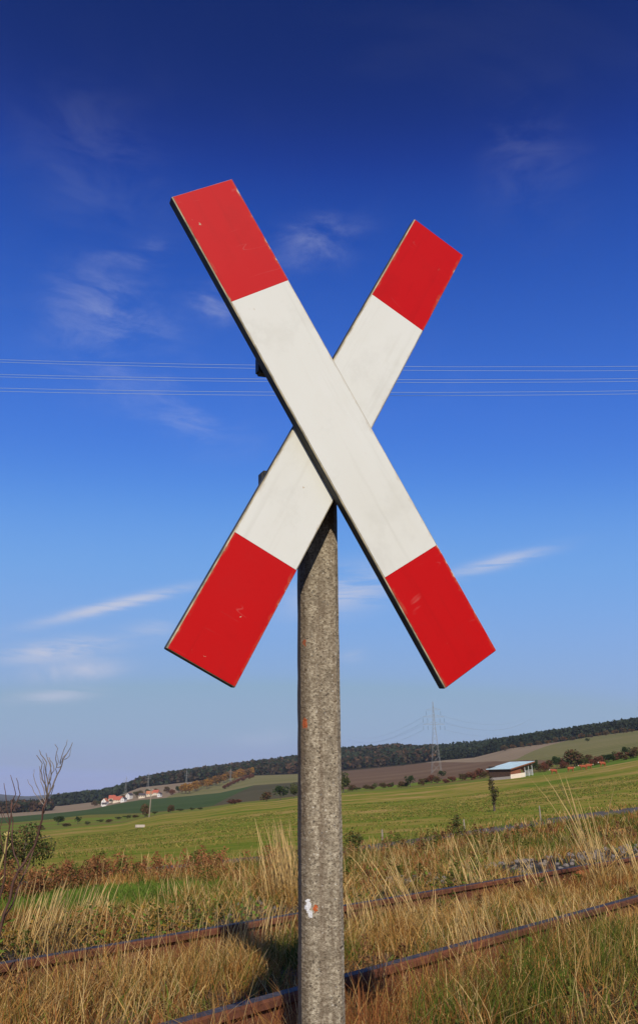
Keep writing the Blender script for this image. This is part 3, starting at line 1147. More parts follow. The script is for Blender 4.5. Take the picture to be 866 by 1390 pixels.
def d_near(x, y, t, a, r, rq, patch):
    d = smooth(0.36, 0.62, fbm(x * 0.8, y * 0.8, 15) * 0.6 + fbm(x * 3, y * 3, 16) * 0.4)
    d = np.where((t > -1.4) & (t < -0.1), 0.25 + 0.6 * d, d)
    d = np.where((t < -1.5) & (a > 2.4), 0.40 * d, d)
    d = np.where((t < -1.5) & (a <= 2.4), 0.25 + 0.6 * d, d)
    d = np.where((t > 0.1) & (t < 1.2), 0.30 * d, d)
    d = np.where(t > 1.2, 0.15 + 0.75 * d, d)
    d = np.where((t > 0.12) & (t < 1.6) & (a > 6.0), 0.035, d)
    d = np.where((np.hypot(t - 0.95, a - 4.6) < 0.5), 0.08, d)
    return np.where((r < rq - 0.3) & (patch > 0.9) & (np.abs(t) > 0.12) & (np.abs(t + 1.5) > 0.12), d, 0)


def k_near(x, y, t, a, r):
    n = len(x)
    u = rng.uniform(0, 1, n)
    k = np.where(u < 0.42, 0, np.where(u < 0.60, 1, np.where(u < 0.85, 2, 4)))
    red = fbm(x * 0.5, y * 0.5, 44) + 0.12 * ((x < -1.0) & (r > 9))
    k = np.where((red > 0.52) & (rng.uniform(0, 1, n) < 0.7), 3, k)
    far_ = (t > 1.3) & (rng.uniform(0, 1, n) < 0.45)
    k = np.where(far_, np.array([2, 3, 4, 5, 2])[rng.integers(0, 5, n)], k)
    gr = fbm(x * 0.42, y * 0.42, 46)
    k = np.where((gr > 0.51) & (rng.uniform(0, 1, n) < 0.72), np.where(rng.uniform(0, 1, n) < 0.5, 4, 5), k)
    return k


def h_near(x, y, t, a, r, rq):
    h = np.full(len(x), 0.28)
    h = np.where((t > -1.45) & (t < -0.05), 0.21, h)
    h = np.where((t < -1.5) & (a > 2.2), 0.17, h)
    h = np.where((t < -1.5) & (a <= 2.2), 0.25, h)
    h = np.where((t > 0.1) & (t < 1.2), 0.20, h)
    h = np.where((x < -0.8) & (t > 0.2) & (r < 9), h * 0.75, h)
    h = np.where(t > 1.4, 0.29 * (0.40 + 0.60 * smooth(0.3, 4.0, rq - r)) * (0.55 + 0.9 * fbm(x * 0.6, y * 0.6, 31)), h)
    return h


clumps(7000, 2.0, 19, -34, 36, d_near, k_near, h_near)


def d_rail(x, y, t, a, r, rq, patch):
    by_far = (t > -0.70) & (t < -0.12)
    by_near = (t < -1.57) & (t > -2.15)
    p = smooth(0.40, 0.54, fbm(a * 0.9 + 40, t * 0.3, 51))
    d = np.where(by_far, 0.30 + 0.70 * p, 0) + np.where(by_near, 0.25 + 0.75 * p, 0)
    d = np.where((a < 2.8) & by_far, 1.0, d)
    return np.where((a < 2.9) & by_near, 1.0, d)


def h_rail(x, y, t, a, r, rq):
    h = np.where(t > -1, np.where(a < 2.6, 0.20, 0.175), 0.19)
    h = np.where((t > -1) & (a < 0.5), 0.24, h)
    return np.where((t < -1) & (a < 2.9), 0.27, h)


clumps(26000, 2.5, 15, -34, 36, d_rail, k_near, h_rail, (10, 30), (0.03, 0.09))


def d_verge(x, y, t, a, r, rq, patch):
    d = smooth(0.38, 0.60, fbm(x * 0.45, y * 0.45, 25) * 0.55 + fbm(x * 1.7, y * 1.7, 26) * 0.45)
    return np.where((r < rq - 0.2) & (t > 1.8) & (patch > 1.0), d, 0)


def h_verge(x, y, t, a, r, rq):
    return 0.34 * (0.34 + 0.66 * smooth(0.0, 3.5, rq - r + 4.0 * (fbm(x * 0.5, y * 0.5, 29) - 0.5)))


clumps(9000, 12, 58, -30, 32, d_verge, k_near, h_verge, (10, 26), (0.10, 0.28), 0.006, 0.0007)

# short green sward under the verge
x, y, r, az = scatter(90000, 9, 58, -30, 32)
t, a, azd, r, r0, patch = zone_fields(x, y)
keep = (r < r0 - 0.1) & (t > 1.3)
x, y, r = x[keep], y[keep], r[keep]
n = len(x)
col = pick(x, y, np.where(fbm(x * 0.3, y * 0.3, 30) > 0.5, 0.55, 0.15))
grass_mesh('grass', x, y, rng.uniform(0.05, 0.15, n), np.maximum(0.007, r * 0.0009) * rng.uniform(0.7, 1.5, n), col, rng.uniform(0.0, 0.5, n), rng.uniform(0, 0.6, n))

# rough fringe on the meadow side of the road
x, y, r, az = scatter(60000, 17, 75, -32, 34)
rf = np.interp(az, AZ, RR[1])
dens = fbm(x * 0.4, y * 0.4, 27)
rn = np.interp(az, AZ, RR[0])
keep = ((r > rf - 0.4 - 1.6 * (dens > 0.55)) & (r < rf + 1.5 + 9 * (dens - 0.35)) & (dens > 0.40)) | ((r > rn) & (r < rf) & (fbm(x * 0.25, y * 0.25, 28) > 0.55))
x, y, r = x[keep], y[keep], r[keep]
n = len(x)
col = pick(x, y, np.full(n, 0.45))
grass_mesh('grass', x, y, rng.uniform(0.08, 0.28, n), np.maximum(0.008, r * 0.0008), col, rng.uniform(0, 0.4, n), rng.uniform(0, 0.5, n))

# tufts standing out of the meadow sward
x, y, r, az = scatter(170000, 24, 150, -31, 32)
rf = np.interp(az, AZ, RR[1])
dens = fbm(x * 0.06, y * 0.16, 35) * 0.5 + fbm(x * 0.5, y * 0.5, 36) * 0.5
keep = (r > rf + 0.5) & (rng.uniform(0, 1, len(x)) < smooth(0.42, 0.60, dens))
x, y, r, dens = x[keep], y[keep], r[keep], dens[keep]
n = len(x)
col = np.where((rng.uniform(0, 1, n) < 0.5)[:, None], np.array([0.14, 0.19, 0.03])[None], np.array([0.30, 0.24, 0.06])[None]) * rng.uniform(0.6, 1.25, (n, 1))
grass_mesh('grass', x, y, rng.uniform(0.05, 0.15, n), np.maximum(0.02, r * 0.0011) * rng.uniform(0.7, 1.6, n), col, rng.uniform(0, 0.7, n), rng.uniform(0, 0.6, n))

# flattened dead litter between the clumps
x, y, r, az = scatter(110000, 2.0, 17)
t, a, azd, r, r0, patch = zone_fields(x, y)
keep = (r < r0 - 0.3) & (patch > 0.9) & ~((np.abs(t) < 0.10) | (np.abs(t + GAUGE + 0.067) < 0.10)) & ~((t > 0.2) & (t < 1.6) & (a > 6.2)) & (fbm(x * 1.1, y * 1.1, 81) > 0.38)
x, y, r = x[keep], y[keep], r[keep]
n = len(x)
kl = np.array([0, 2, 2, 3, 1])[rng.integers(0, 5, n)]
grass_mesh('grass', x, y, rng.uniform(0.03, 0.10, n), np.maximum(0.004, r * 0.0007) * rng.uniform(0.7, 1.5, n), PALETTE[kl] * rng.uniform(0.5, 1.0, (n, 1)), rng.uniform(0.8, 2.6, n), rng.uniform(0.0, 1.2, n))

# withered leafy weeds: a stem with small curled leaves, in drifts
pc = []
for k in range(900):
    xx, yy, rr_, aa_ = scatter(1, 3.2, 24)
    t, a = track_ta(xx[0], yy[0])
    if rr_[0] > np.interp(aa_[0], AZ, RR[0]) - 0.5 or (abs(t) < 0.2) or (abs(t + 1.5) < 0.2) or (0.2 < t < 1.6 and a > 6.0):
        continue
    left = xx[0] < -0.6 and rr_[0] > 12.4
    fld = fbm(xx * 0.45, yy * 0.45, 83)[0]
    if not (left and random.random() < 0.9) and fld < 0.53:
        continue
    if math.hypot((xx[0] - GP.x) / 3.3, (yy[0] - GP.y) / 2.7) < 0.95:
        continue
    pc.append((xx[0], yy[0], random.uniform(0.22, 0.5) if t > 1.6 else random.uniform(0.10, 0.22), 0 if left else (1 if random.random() < 0.55 else 2)))
for k in range(480):                           # a russet belt along the road behind the green patch
    az_w = math.radians(random.uniform(-29, -6.5))
    r_w = float(np.interp(az_w, AZ, RR[0])) - random.uniform(0.1, 2.3)
    xw, yw = r_w * math.sin(az_w), r_w * math.cos(az_w)
    dw = float(fbm(np.array([xw * 0.9]), np.array([yw * 0.9]), 87)[0])
    if dw < 0.44:
        continue
    pc.append((xw, yw, random.uniform(0.12, 0.30) + 0.9 * (dw - 0.40), random.choice((0, 0, 2, 2, 1))))
Vw, Cw = [], []
for (px_w, py_w, hw_w, kw) in pc:
    nl_ = int(60 + 160 * hw_w)
    zb = float(height(px_w, py_w)[0])
    t, a = track_ta(px_w, py_w)
    if -2.75 < t < 2.0:
        zb = max(zb, ballast_z(t))
    hz_ = rng.uniform(0.1, 1.0, nl_) * hw_w
    sp_ = 0.32 * hw_w * (1.15 - hz_ / hw_w)
    P = np.stack([px_w + rng.normal(0, 1, nl_) * sp_, py_w + rng.normal(0, 1, nl_) * sp_, zb + hz_], 1)
    A_w = rng.normal(0, 1, (nl_, 3))
    A_w /= np.linalg.norm(A_w, axis=1)[:, None]
    B_w = np.cross(A_w, rng.normal(0, 1, (nl_, 3)))
    B_w /= np.linalg.norm(B_w, axis=1)[:, None]
    sz_w = (0.010 + 0.0006 * math.hypot(px_w, py_w)) * rng.uniform(0.6, 1.5, (nl_, 1))
    Vw.append(np.stack([P - A_w * sz_w, P + B_w * sz_w * 0.45, P + A_w * sz_w, P - B_w * sz_w * 0.45], 1).reshape(-1, 3))
    base_w = [np.array([0.30, 0.125, 0.05]), np.array([0.12, 0.13, 0.03]), np.array([0.22, 0.11, 0.045])][kw]
    Cw.append(np.repeat(base_w[None] * random.uniform(0.6, 1.5) * rng.uniform(0.5, 1.4, (nl_, 1)), 4, 0))
Vw, Cw = np.concatenate(Vw), np.concatenate(Cw)
mesh_np('withered_weeds', Vw, np.arange(len(Vw)), np.full(len(Vw) // 4, 4), M_grass, Cw)['kind'] = 'stuff'

# loose seed stalks standing over everything
x, y, r, az = scatter(2600, 2.6, 16)
t, a, azd, r, r0, patch = zone_fields(x, y)
keep = (patch > 1.0) & (fbm(x * 0.7, y * 0.7, 61) > 0.47) & (r < r0) & ~((t < -1.5) & (a > 1.2) & (rng.uniform(0, 1, len(x)) < 0.75)) & ~((t > 0) & (t < 1.2) & (a > 6))
x, y, r, t = x[keep], y[keep], r[keep], t[keep]
n = len(x)
h = rng.uniform(0.3, 0.62, n)
h = np.where(t < -1.5, h * 0.72, h)
grass_mesh('seed_stalks', x, y, h, np.maximum(0.0035, r * 0.0006), PALE[None] * rng.uniform(0.6, 1.1, (n, 1)), rng.uniform(0.0, 0.25, n), rng.uniform(0.0, 0.3, n), head=1.1)

# low broad-leaved weeds
x, y, r, az = scatter(60000, 3.0, 12)
t, a, azd, r, r0, patch = zone_fields(x, y)
dens = fbm(x * 1.6, y * 1.6, 71)
keep = ((dens > 0.57) & (t > 0.15) & (t < 2.2) & (a < 6.6)) | ((dens > 0.60) & (t < -1.6) & (a > 1.5))
x, y, r = x[keep], y[keep], r[keep]
n = len(x)
zl_ = rng.uniform(0.03, 0.16, n)
z = np.maximum(height(x, y), np.interp(track_ta(x, y)[0], tt, zz) * (track_ta(x, y)[0] < 2.0)) + zl_
fa = rng.uniform(0, 6.28, n)
tl = rng.uniform(-0.7, 0.7, n)
sz = rng.uniform(0.010, 0.028, n)
dx, dy, dz = np.cos(fa) * np.cos(tl), np.sin(fa) * np.cos(tl), np.sin(tl)
ex, ey = -np.sin(fa) * 0.5, np.cos(fa) * 0.5
P = np.stack([x, y, z], 1)
D = np.stack([dx, dy, dz], 1) * sz[:, None]
Ev = np.stack([ex, ey, rng.uniform(-.3, .3, n)], 1) * sz[:, None]
V = np.stack([P - D, P + Ev, P + D, P - Ev], 1).reshape(-1, 3)
col = np.where((rng.uniform(0, 1, n) < 0.65)[:, None], GREEN[None] * rng.uniform(0.8, 1.7, (n, 1)), np.array([0.33, 0.20, 0.035])[None] * rng.uniform(0.6, 1.2, (n, 1)))
o = mesh_np('weeds', V, np.arange(n * 4), np.full(n, 4), M_grass, np.repeat(col, 4, 0))
o['kind'] = 'stuff'


# named tufts of tall dry grass
def tuft(px, py, hgt, nst, spread, leanx, label, zc=None, cmul=1.0):
    p = at_z(px, py, 0.03)
    p.z = float(height(p.x, p.y)[0])
    t, a = track_ta(p.x, p.y)
    if -2.75 < t < 2.0:
        p.z = max(p.z, ballast_z(t))
    e = thing('grass_tuft', label, 'grass tuft', p)
    n = nst
    x = rng.normal(0, spread, n)
    y = rng.normal(0, spread, n)
    h = hgt * rng.uniform(0.45, 1.05, n)
    col = PALE[None] * rng.uniform(0.6, 1.15, (n, 1)) * cmul
    ld = np.full(n, math.pi if leanx < 0 else 0.0)
    grass_mesh('stalks', x, y, h, np.full(n, max(0.005, p.length * 0.0012)), col, rng.uniform(0.0, 0.15, n) + abs(leanx) * rng.uniform(0.3, 1.1, n), rng.uniform(0, 0.2, n), 'stuff', e, np.full(n, -0.01), None, ld, head=1.2)
    m = n * 2
    x, y = rng.normal(0, spread * 1.5, m), rng.normal(0, spread * 1.5, m)
    grass_mesh('leaves', x, y, hgt * rng.uniform(0.2, 0.5, m), np.full(m, max(0.005, p.length * 0.0008)), STRAW[None] * rng.uniform(0.5, 1.1, (m, 1)), rng.uniform(0.1, 0.4, m), rng.uniform(0.2, 0.8, m), 'stuff', e, np.full(m, -0.01))
    return e


tuft(386, 1245, 0.70, 110, 0.07, -0.05, 'tall pale tuft of dry grass close behind the concrete post')
tuft(818, 1213, 1.30, 34, 0.05, -0.24, 'tallest straw-coloured grass tuft, rising past the roaming cattle')
tuft(860, 1203, 0.60, 26, 0.10, -0.25, 'dry grass tuft on the open stretch of ballast stones')
tuft(655, 1222, 0.62, 40, 0.10, -0.30, 'dry grass tuft leaning over the shrub in front of the open shed')
tuft(735, 1228, 0.55, 36, 0.10, -0.35, 'dry grass tuft leaning beside the bare patch of ballast')
tuft(560, 1262, 0.66, 34, 0.10, -0.40, 'sparse dry grass tuft leaning towards the concrete post')
tuft(500, 1275, 0.42, 60, 0.12, -0.10, 'dense dry grass tuft between the rails just past the concrete post')
tuft(640, 1300, 0.40, 70, 0.14, -0.15, 'straw tuft hanging over the nearer rail')
tuft(760, 1285, 0.34, 60, 0.14, -0.2, 'low straw tuft in front of the nearer rail')
tuft(330, 1300, 0.36, 90, 0.16, 0.05, 'dense straw tuft in front of the rail beside the post shadow')
tuft(60, 1310, 0.42, 90, 0.16, 0.1, 'dense straw tuft hiding the rail end near the bare shrub')
tuft(130, 1262, 0.34, 45, 0.10, 0.1, 'dry grass tuft beside the bright green patch')
tuft(250, 1225, 0.42, 40, 0.14, -0.1, 'dry grass tuft in front of the russet weeds')

# ------------------------------------------------------------------ bare twigs on the left
M_twig = flat_mat('reddish_twig', (0.115, 0.06, 0.045), 0.8, 0.4, 30)
M_twig2 = flat_mat('grey_twig', (0.20, 0.17, 0.15), 0.8, 0.4, 30)


def twig(bm, pts, zc, r0, r1, jit=0.0, dz=0.0):
    P = []
    n = len(pts)
    for i, (px, py) in enumerate(pts):
        P.append(at_depth(px + random.uniform(-jit, jit), py, zc + dz * i / max(1, n - 1)))
    # subdivide with a crooked wobble
    Q = [P[0]]
    for a, b in zip(P, P[1:]):
        m = (a + b) / 2 + Vector((random.uniform(-1, 1), random.uniform(-1, 1), random.uniform(-1, 1))) * (b - a).length * 0.07
        Q += [m, b]
    R = [r0 + (r1 - r0) * i / (len(Q) - 1) for i in range(len(Q))]
    tube(bm, Q, [q_ * 1.2 for q_ in R], 5)
    return Q


ZT = 3.3
plant = thing('bare_shrub', 'tall leafless shrub with crooked grey twigs rising against the sky', 'shrub', at_z(-45, 1420, 0.0))
org = Vector(plant.location)


def plant_part(root, name, polys, mat, zc):
    bm = bmesh.new()
    for p in polys:
        twig(bm, p[0], zc + p[4] if len(p) > 4 else zc, p[1], p[2], 0, p[3] if len(p) > 3 else 0)
    for v in bm.verts:
        v.co -= Vector(root.location)
    return bm_obj(name, bm, mat, root, True)


foot_px = (-30, 1400)
plant_part(plant, 'stem', [
    ([(-34, 1440), (-20, 1330), (0, 1268), (14, 1222), (27, 1180), (40, 1160), (52, 1135), (58, 1112), (64, 1085)], 0.006, 0.0032),
    ([(0, 1268), (18, 1228), (32, 1190), (42, 1166), (55, 1120)], 0.004, 0.002, 0.1),
    ([(27, 1180), (20, 1160), (17, 1130), (16, 1105), (17, 1085)], 0.003, 0.0015, 0.05)], M_twig, ZT)
tw = [
    ([(64, 1085), (72, 1068), (78, 1052), (84, 1040), (92, 1022), (99, 1008)], 0.0035, 0.0012),
    ([(84, 1040), (78, 1042), (76, 1030), (79, 1016), (75, 1010)], 0.002, 0.001),
    ([(82, 1036), (88, 1016), (92, 1004)], 0.0018, 0.0008),
    ([(92, 1022), (86, 1028), (82, 1038)], 0.0015, 0.001),
    ([(64, 1085), (66, 1065), (63, 1050), (64, 1035), (56, 1024), (54, 1018)], 0.003, 0.0012),
    ([(65, 1075), (58, 1058), (56, 1046), (58, 1036), (51, 1026), (50, 1025)], 0.0025, 0.001),
    ([(66, 1065), (70, 1052), (69, 1040), (65, 1030), (63, 1022)], 0.0025, 0.001),
    ([(70, 1052), (74, 1046), (72, 1036), (66, 1028)], 0.0018, 0.0009),
    ([(63, 1090), (60, 1070), (55, 1052), (54, 1040)], 0.002, 0.001, 0.1),
    ([(62, 1095), (52, 1082), (44, 1068), (38, 1058)], 0.0018, 0.0008, 0.1),
    ([(60, 1104), (64, 1090), (70, 1078), (74, 1066)], 0.002, 0.001, -0.1),
    ([(64, 1085), (69, 1066), (67, 1052), (70, 1040), (68, 1028)], 0.0022, 0.0009, 0.05),
    ([(65, 1080), (62, 1062), (60, 1048), (61, 1038), (58, 1030)], 0.002, 0.0009, -0.05),
    ([(78, 1052), (76, 1044), (80, 1034), (78, 1024)], 0.0016, 0.0008),
    ([(64, 1095), (56, 1080), (50, 1066), (46, 1052), (47, 1044)], 0.0018, 0.0008, 0.15),
    ([(88, 1031), (95, 1026), (97, 1016)], 0.0014, 0.0007),
]
plant_part(plant, 'twig', tw, M_twig2, ZT)
plant2 = thing('bare_shrub', 'thin reddish leafless stems at the edge of the dry grass', 'shrub', at_z(-60, 1420, 0.0))
plant_part(plant2, 'stem', [
    ([(-60, 1440), (-25, 1330), (-2, 1230), (8, 1165), (14, 1120), (17, 1088)], 0.005, 0.002),
    ([(14, 1120), (10, 1100), (8, 1075), (6, 1063)], 0.002, 0.001),
    ([(17, 1088), (22, 1078), (18, 1062), (15, 1052)], 0.002, 0.001),
    ([(17, 1100), (28, 1078), (25, 1062), (23, 1056)], 0.002, 0.001),
    ([(8, 1165), (2, 1140), (4, 1110), (1, 1095)], 0.002, 0.001),
    ([(14, 1120), (8, 1112), (4, 1100)], 0.0015, 0.001)], M_twig, 3.6)
M_yel = flat_mat('yellowed_stalk', (0.42, 0.35, 0.12), 0.8, 0.3, 30)
plant3 = thing('dead_herb', 'yellowed herb stalk with a pale forked head', 'plant', at_z(-70, 1380, 0.0))
plant_part(plant3, 'stem', [
    ([(-70, 1400), (-30, 1270), (-4, 1190), (3, 1170), (8, 1150), (11, 1135)], 0.006, 0.004),
    ([(5, 1165), (12, 1150), (15, 1145)], 0.003, 0.002),
    ([(11, 1135), (6, 1131)], 0.004, 0.003), ([(11, 1135), (14, 1130)], 0.004, 0.003), ([(11, 1135), (10, 1129)], 0.004, 0.003),
    ([(0, 1195), (6, 1188), (8, 1182)], 0.003, 0.002)], M_yel, 3.9)

# ------------------------------------------------------------------ trees and shrubs
M_leaf = attr_mat('leaves', 0.85, 0.2)
M_bark = flat_mat('bark', (0.09, 0.07, 0.055), 0.95, 0.4, 6)


def crown_verts(n, rx, rz, zc, size, lumps=9, hollow=0.55, conic=0.0):
    """leaf quads spread through a lumpy volume (unit: metres)"""
    cs = []
    for k in range(lumps):
        u = rng.normal(0, 1, 3)
        u /= np.linalg.norm(u)
        rr = rng.uniform(0.35, 0.72)
        cs.append((u[0] * rx * rr, u[1] * rx * rr, zc + u[2] * rz * rr, rng.uniform(0.32, 0.52)))
    cs = np.array(cs)
    k = rng.integers(0, lumps, n)
    d = rng.normal(0, 1, (n, 3))
    d /= np.linalg.norm(d, axis=1)[:, None]
    rad = rng.uniform(hollow, 1.05, n) ** 0.6
    P = cs[k, :3] + d * (rad * cs[k, 3])[:, None] * np.array([rx, rx, rz])
    if conic:
        f = np.clip((P[:, 2] - (zc - rz)) / (2 * rz), 0, 1)
        P[:, :2] *= (1.15 - conic * f)[:, None]
    P[:, 2] = np.maximum(P[:, 2], 0.05)
    a = rng.normal(0, 1, (n, 3))
    a /= np.linalg.norm(a, axis=1)[:, None]
    b = np.cross(a, rng.normal(0, 1, (n, 3)))
    b /= np.linalg.norm(b, axis=1)[:, None]
    s = size * rng.uniform(0.6, 1.3, n)[:, None]
    V = np.stack([P - a * s, P + b * s * 0.6, P + a * s, P - b * s * 0.6], 1)
    return V, k


def leafcols(n, k, base, var, lumps):
    base = np.array(base)
    lv = rng.uniform(1 - var * 0.6, 1 + var * 0.6, lumps)[k]
    c = base[None] * lv[:, None] * rng.uniform(1 - var, 1 + var, (n, 1))
    return c


def make_tree(name, label, cat, height_, width, cols, nleaf, leaf, group=None, trunk=0.18, conic=0.0, hollow=0.5):
    """crown centre on a tapered trunk with limbs"""
    e = thing(name, label, cat, (0, 0, 0), group)
    bm = bmesh.new()
    tr = height_ * 0.022 + 0.02
    top_ = height_ * 0.75
    pts = [Vector((random.uniform(-.02, .02) * height_ * i / 4, random.uniform(-.02, .02) * height_ * i / 4, -0.3 + (top_ + 0.3) * i / 4)) for i in range(5)]
    tube(bm, pts, [tr * 1.3, tr, tr * .8, tr * .5, tr * .2], 6)
    for k in range(5):
        b = pts[1 + k % 3]
        ang_ = random.uniform(0, 6.28)
        en = b + Vector((math.cos(ang_) * width * .32, math.sin(ang_) * width * .32, height_ * random.uniform(.12, .3)))
        tube(bm, [b, (b + en) / 2 + Vector((0, 0, height_ * .03)), en], [tr * .45, tr * .3, tr * .12], 5)
    bm_obj('trunk', bm, M_bark, e)
    lumps = 12
    zc = height_ * (0.5 + trunk / 2)
    V, k = crown_verts(nleaf, width / 2, height_ * (1 - trunk) / 2, zc, leaf, lumps, hollow, conic)
    ci = rng.integers(0, len(cols), nleaf)
    C_ = np.zeros((nleaf, 3))
    for j, cc in enumerate(cols):
        C_[ci == j] = leafcols(int((ci == j).sum()), k[ci == j], cc, 0.3, lumps)
    mesh_np('crown', V.reshape(-1, 3), np.arange(nleaf * 4), np.full(nleaf, 4), M_leaf, np.repeat(C_, 4, 0), e)
    return e


def put(e, p, s=1.0, rz=None, sz=None):
    e.location = p
    e.scale = (s, s, sz or s)
    e.rotation_euler = (0, 0, random.uniform(0, 6.28) if rz is None else rz)


PXM = lambda p: FPX / (Vector(p) - Vector((0, 0, CAMZ))).dot(Vector(FWD))      # photo pixels per metre there
DKG = (0.030, 0.050, 0.018)
MIDG = (0.050, 0.072, 0.022)
OLV = (0.085, 0.085, 0.028)
BRN = (0.115, 0.062, 0.032)
ORG = (0.30, 0.135, 0.028)
YEL = (0.34, 0.22, 0.045)
RED = (0.14, 0.05, 0.03)

protos = {
    'dark': make_tree('tree', 'x', 'tree', 6, 6, [DKG, DKG, MIDG], 900, 0.30, trunk=0.10),
    'olive': make_tree('tree', 'x', 'tree', 6, 6, [MIDG, OLV, OLV], 800, 0.30, trunk=0.12),
    'brown': make_tree('shrub', 'x', 'shrub', 4, 5, [BRN, BRN, OLV], 700, 0.28, trunk=0.05),
    'red': make_tree('shrub', 'x', 'shrub', 4, 5, [RED, BRN, RED], 700, 0.28, trunk=0.05),
    'orange': make_tree('tree', 'x', 'tree', 8, 6.5, [ORG, YEL, BRN, ORG], 700, 0.42, trunk=0.12),
    'orange2': make_tree('tree', 'x', 'tree', 8, 6.5, [ORG, BRN, OLV, BRN], 700, 0.42, trunk=0.12),
}
dims = {'dark': (6, 6), 'olive': (6, 6), 'brown': (4, 5), 'red': (4, 5), 'orange': (8, 6.5), 'orange2': (8, 6.5)}
used = set()


def plant_tree(kind, p, wpx, hpx, label, group=None, cat=None, name=None):
    e = protos[kind] if kind not in used else copy_tree(protos[kind])
    used.add(kind)
    k = PXM(p)
    hh, ww = dims[kind]
    e.location = p
    e.scale = (wpx / k / ww, wpx / k / ww, hpx / k / hh)
    e.rotation_euler = (0, 0, random.uniform(0, 6.28))
    if name and not e.name.startswith(name):
        e.name = name
    tag(e, label, cat or e['category'], group)
    return e


HEDGE = 'shrubs of the hedgerow beyond the meadow'
# (kind, px, row, frac, width px, height px, label)
singles = [
    ('dark', 381, 'meadow_far', 0.15, 23, 21, 'round dark green tree on the meadow edge next to the concrete post', 'tree', 'tree'),
    ('brown', 362, 'meadow_far', 0.2, 22, 12, 'low brown bush beside the round dark green tree', 'shrub', 'shrub'),
    ('olive', 399, 'meadow_far', 0.3, 18, 22, 'olive tree half hidden by the concrete post', 'tree', 'tree'),
    ('olive', 466, 'meadow_far', 0.15, 28, 30, 'large olive brown tree hard against the concrete post', 'tree', 'tree'),
    ('dark', 557, 'meadow_far', 0.25, 14, 17, 'dark tree standing between hedge and ploughed field below the pylon', 'tree', 'tree'),
    ('dark', 601, 'field_low', 0.1, 12, 11, 'rounded dark tree at the foot of the pylon', 'tree', 'tree'),
    ('red', 320, 'meadow_far', 0.3, 24, 7, 'low reddish bush on the meadow rim between the two grassy hollows', 'shrub', 'shrub'),
    ('brown', 199, 'meadow_far', 0.10, 15, 17, 'rust brown bush beside the wooden pole', 'shrub', 'shrub'),
    ('brown', 234, 'meadow_far', 0.20, 14, 10, 'small brown bush near the wooden pole, across a gap', 'shrub', 'shrub'),
    ('dark', 84, 'meadow_far', 0.35, 17, 13, 'dark green bush in the strip fields behind the bare shrub', 'shrub', 'shrub'),
    ('dark', 110, 'meadow_far', 0.25, 9, 11, 'small dark bush in the strip fields', 'shrub', 'shrub'),
    ('olive', 123, 'meadow_far', 0.1, 9, 6, 'tiny olive bush at the edge of the strip fields', 'shrub', 'shrub'),
    ('dark', 806, 'field_high', 0.35, 7, 6, 'lone dark tree on the pale pasture under the ridge', 'tree', 'tree'),
    ('dark', 729, 'meadow_far', 0.35, 11, 19, 'dark tree just beside the open shed', 'tree', 'tree'),
    ('dark', 760, 'meadow_far', 0.45, 14, 19, 'dark green tree behind the roaming cattle', 'tree', 'tree'),
    ('brown', 784, 'meadow_far', 0.45, 30, 22, 'broad brown leafless-looking thicket behind the roaming cattle', 'shrub', 'shrub'),
    ('dark', 857, 'meadow_far', 0.5, 13, 17, 'dark hedge tree at the far end of the cattle pasture', 'tree', 'tree'),
    ('olive', 842, 'meadow_far', 0.6, 12, 12, 'olive bush near the far end of the cattle pasture', 'shrub', 'shrub'),
    ('dark', 549, 'wood_edge', -0.02, 9, 5, 'low dark thicket at the wood edge over the ploughed field', 'shrub', 'shrub'),
]
for kd, px, row, fr, wp, hp, lab, cat, nm in singles:
    if fr < 0:
        p = on_ground(px, 'field_high', 0.93)
    else:
        p = on_ground(px, row, fr)
    plant_tree(kd, p, wp, hp, lab, None, cat, nm)
# hedgerow shrubs, look-alikes
hw_ = lambda px: 'between the large olive tree and the dark hedge tree' if px < 557 else ('before the pylon, short of the shed' if px < 660 else ('close behind the cattle shed' if px < 740 else 'behind the grazing cattle'))
for px, wp, hp, kd in [(484, 13, 6, 'olive'), (497, 12, 6, 'brown'), (509, 9, 9, 'olive'), (520, 14, 7, 'brown'), (532, 9, 7, 'olive'), (545, 14, 8, 'brown'),
                       (572, 13, 9, 'brown'), (586, 13, 12, 'red'), (614, 14, 8, 'red'), (628, 15, 9, 'brown'), (641, 16, 12, 'red'), (652, 18, 14, 'red'),
                       (667, 16, 12, 'red'), (685, 14, 12, 'brown'), (700, 16, 14, 'olive'), (714, 14, 14, 'red'), (743, 14, 14, 'red'),
                       (771, 14, 10, 'red'), (805, 18, 12, 'brown'), (818, 16, 12, 'red'), (832, 20, 12, 'dark'), (848, 14, 10, 'red'), (870, 18, 14, 'brown'), (886, 18, 16, 'olive'), (478, 16, 8, 'brown'), (503, 16, 5, 'brown'), (527, 16, 5, 'red'), (552, 14, 6, 'brown'), (579, 16, 7, 'brown'), (594, 14, 9, 'brown'), (606, 14, 6, 'red'), (635, 14, 7, 'brown'), (660, 14, 9, 'brown'), (676, 16, 10, 'red'), (692, 14, 10, 'dark'), (722, 14, 12, 'dark'), (736, 16, 10, 'brown'), (750, 18, 12, 'brown'), (766, 18, 14, 'red'), (779, 18, 12, 'dark'), (792, 18, 16, 'brown'), (798, 16, 11, 'olive'), (811, 18, 9, 'red'), (825, 18, 9, 'brown'), (838, 20, 9, 'red'), (853, 18, 8, 'brown'), (862, 16, 9, 'red')]:
    word = {'olive': 'olive', 'brown': 'brown', 'red': 'russet', 'dark': 'dark green'}[kd]
    plant_tree(kd, on_ground(px, 'meadow_far', random.uniform(0.25, 0.55)), wp, hp, f'low {word} shrub in the hedgerow ' + hw_(px), HEDGE + ', ' + word + ' ' + hw_(px), 'shrub', 'hedge_shrub')
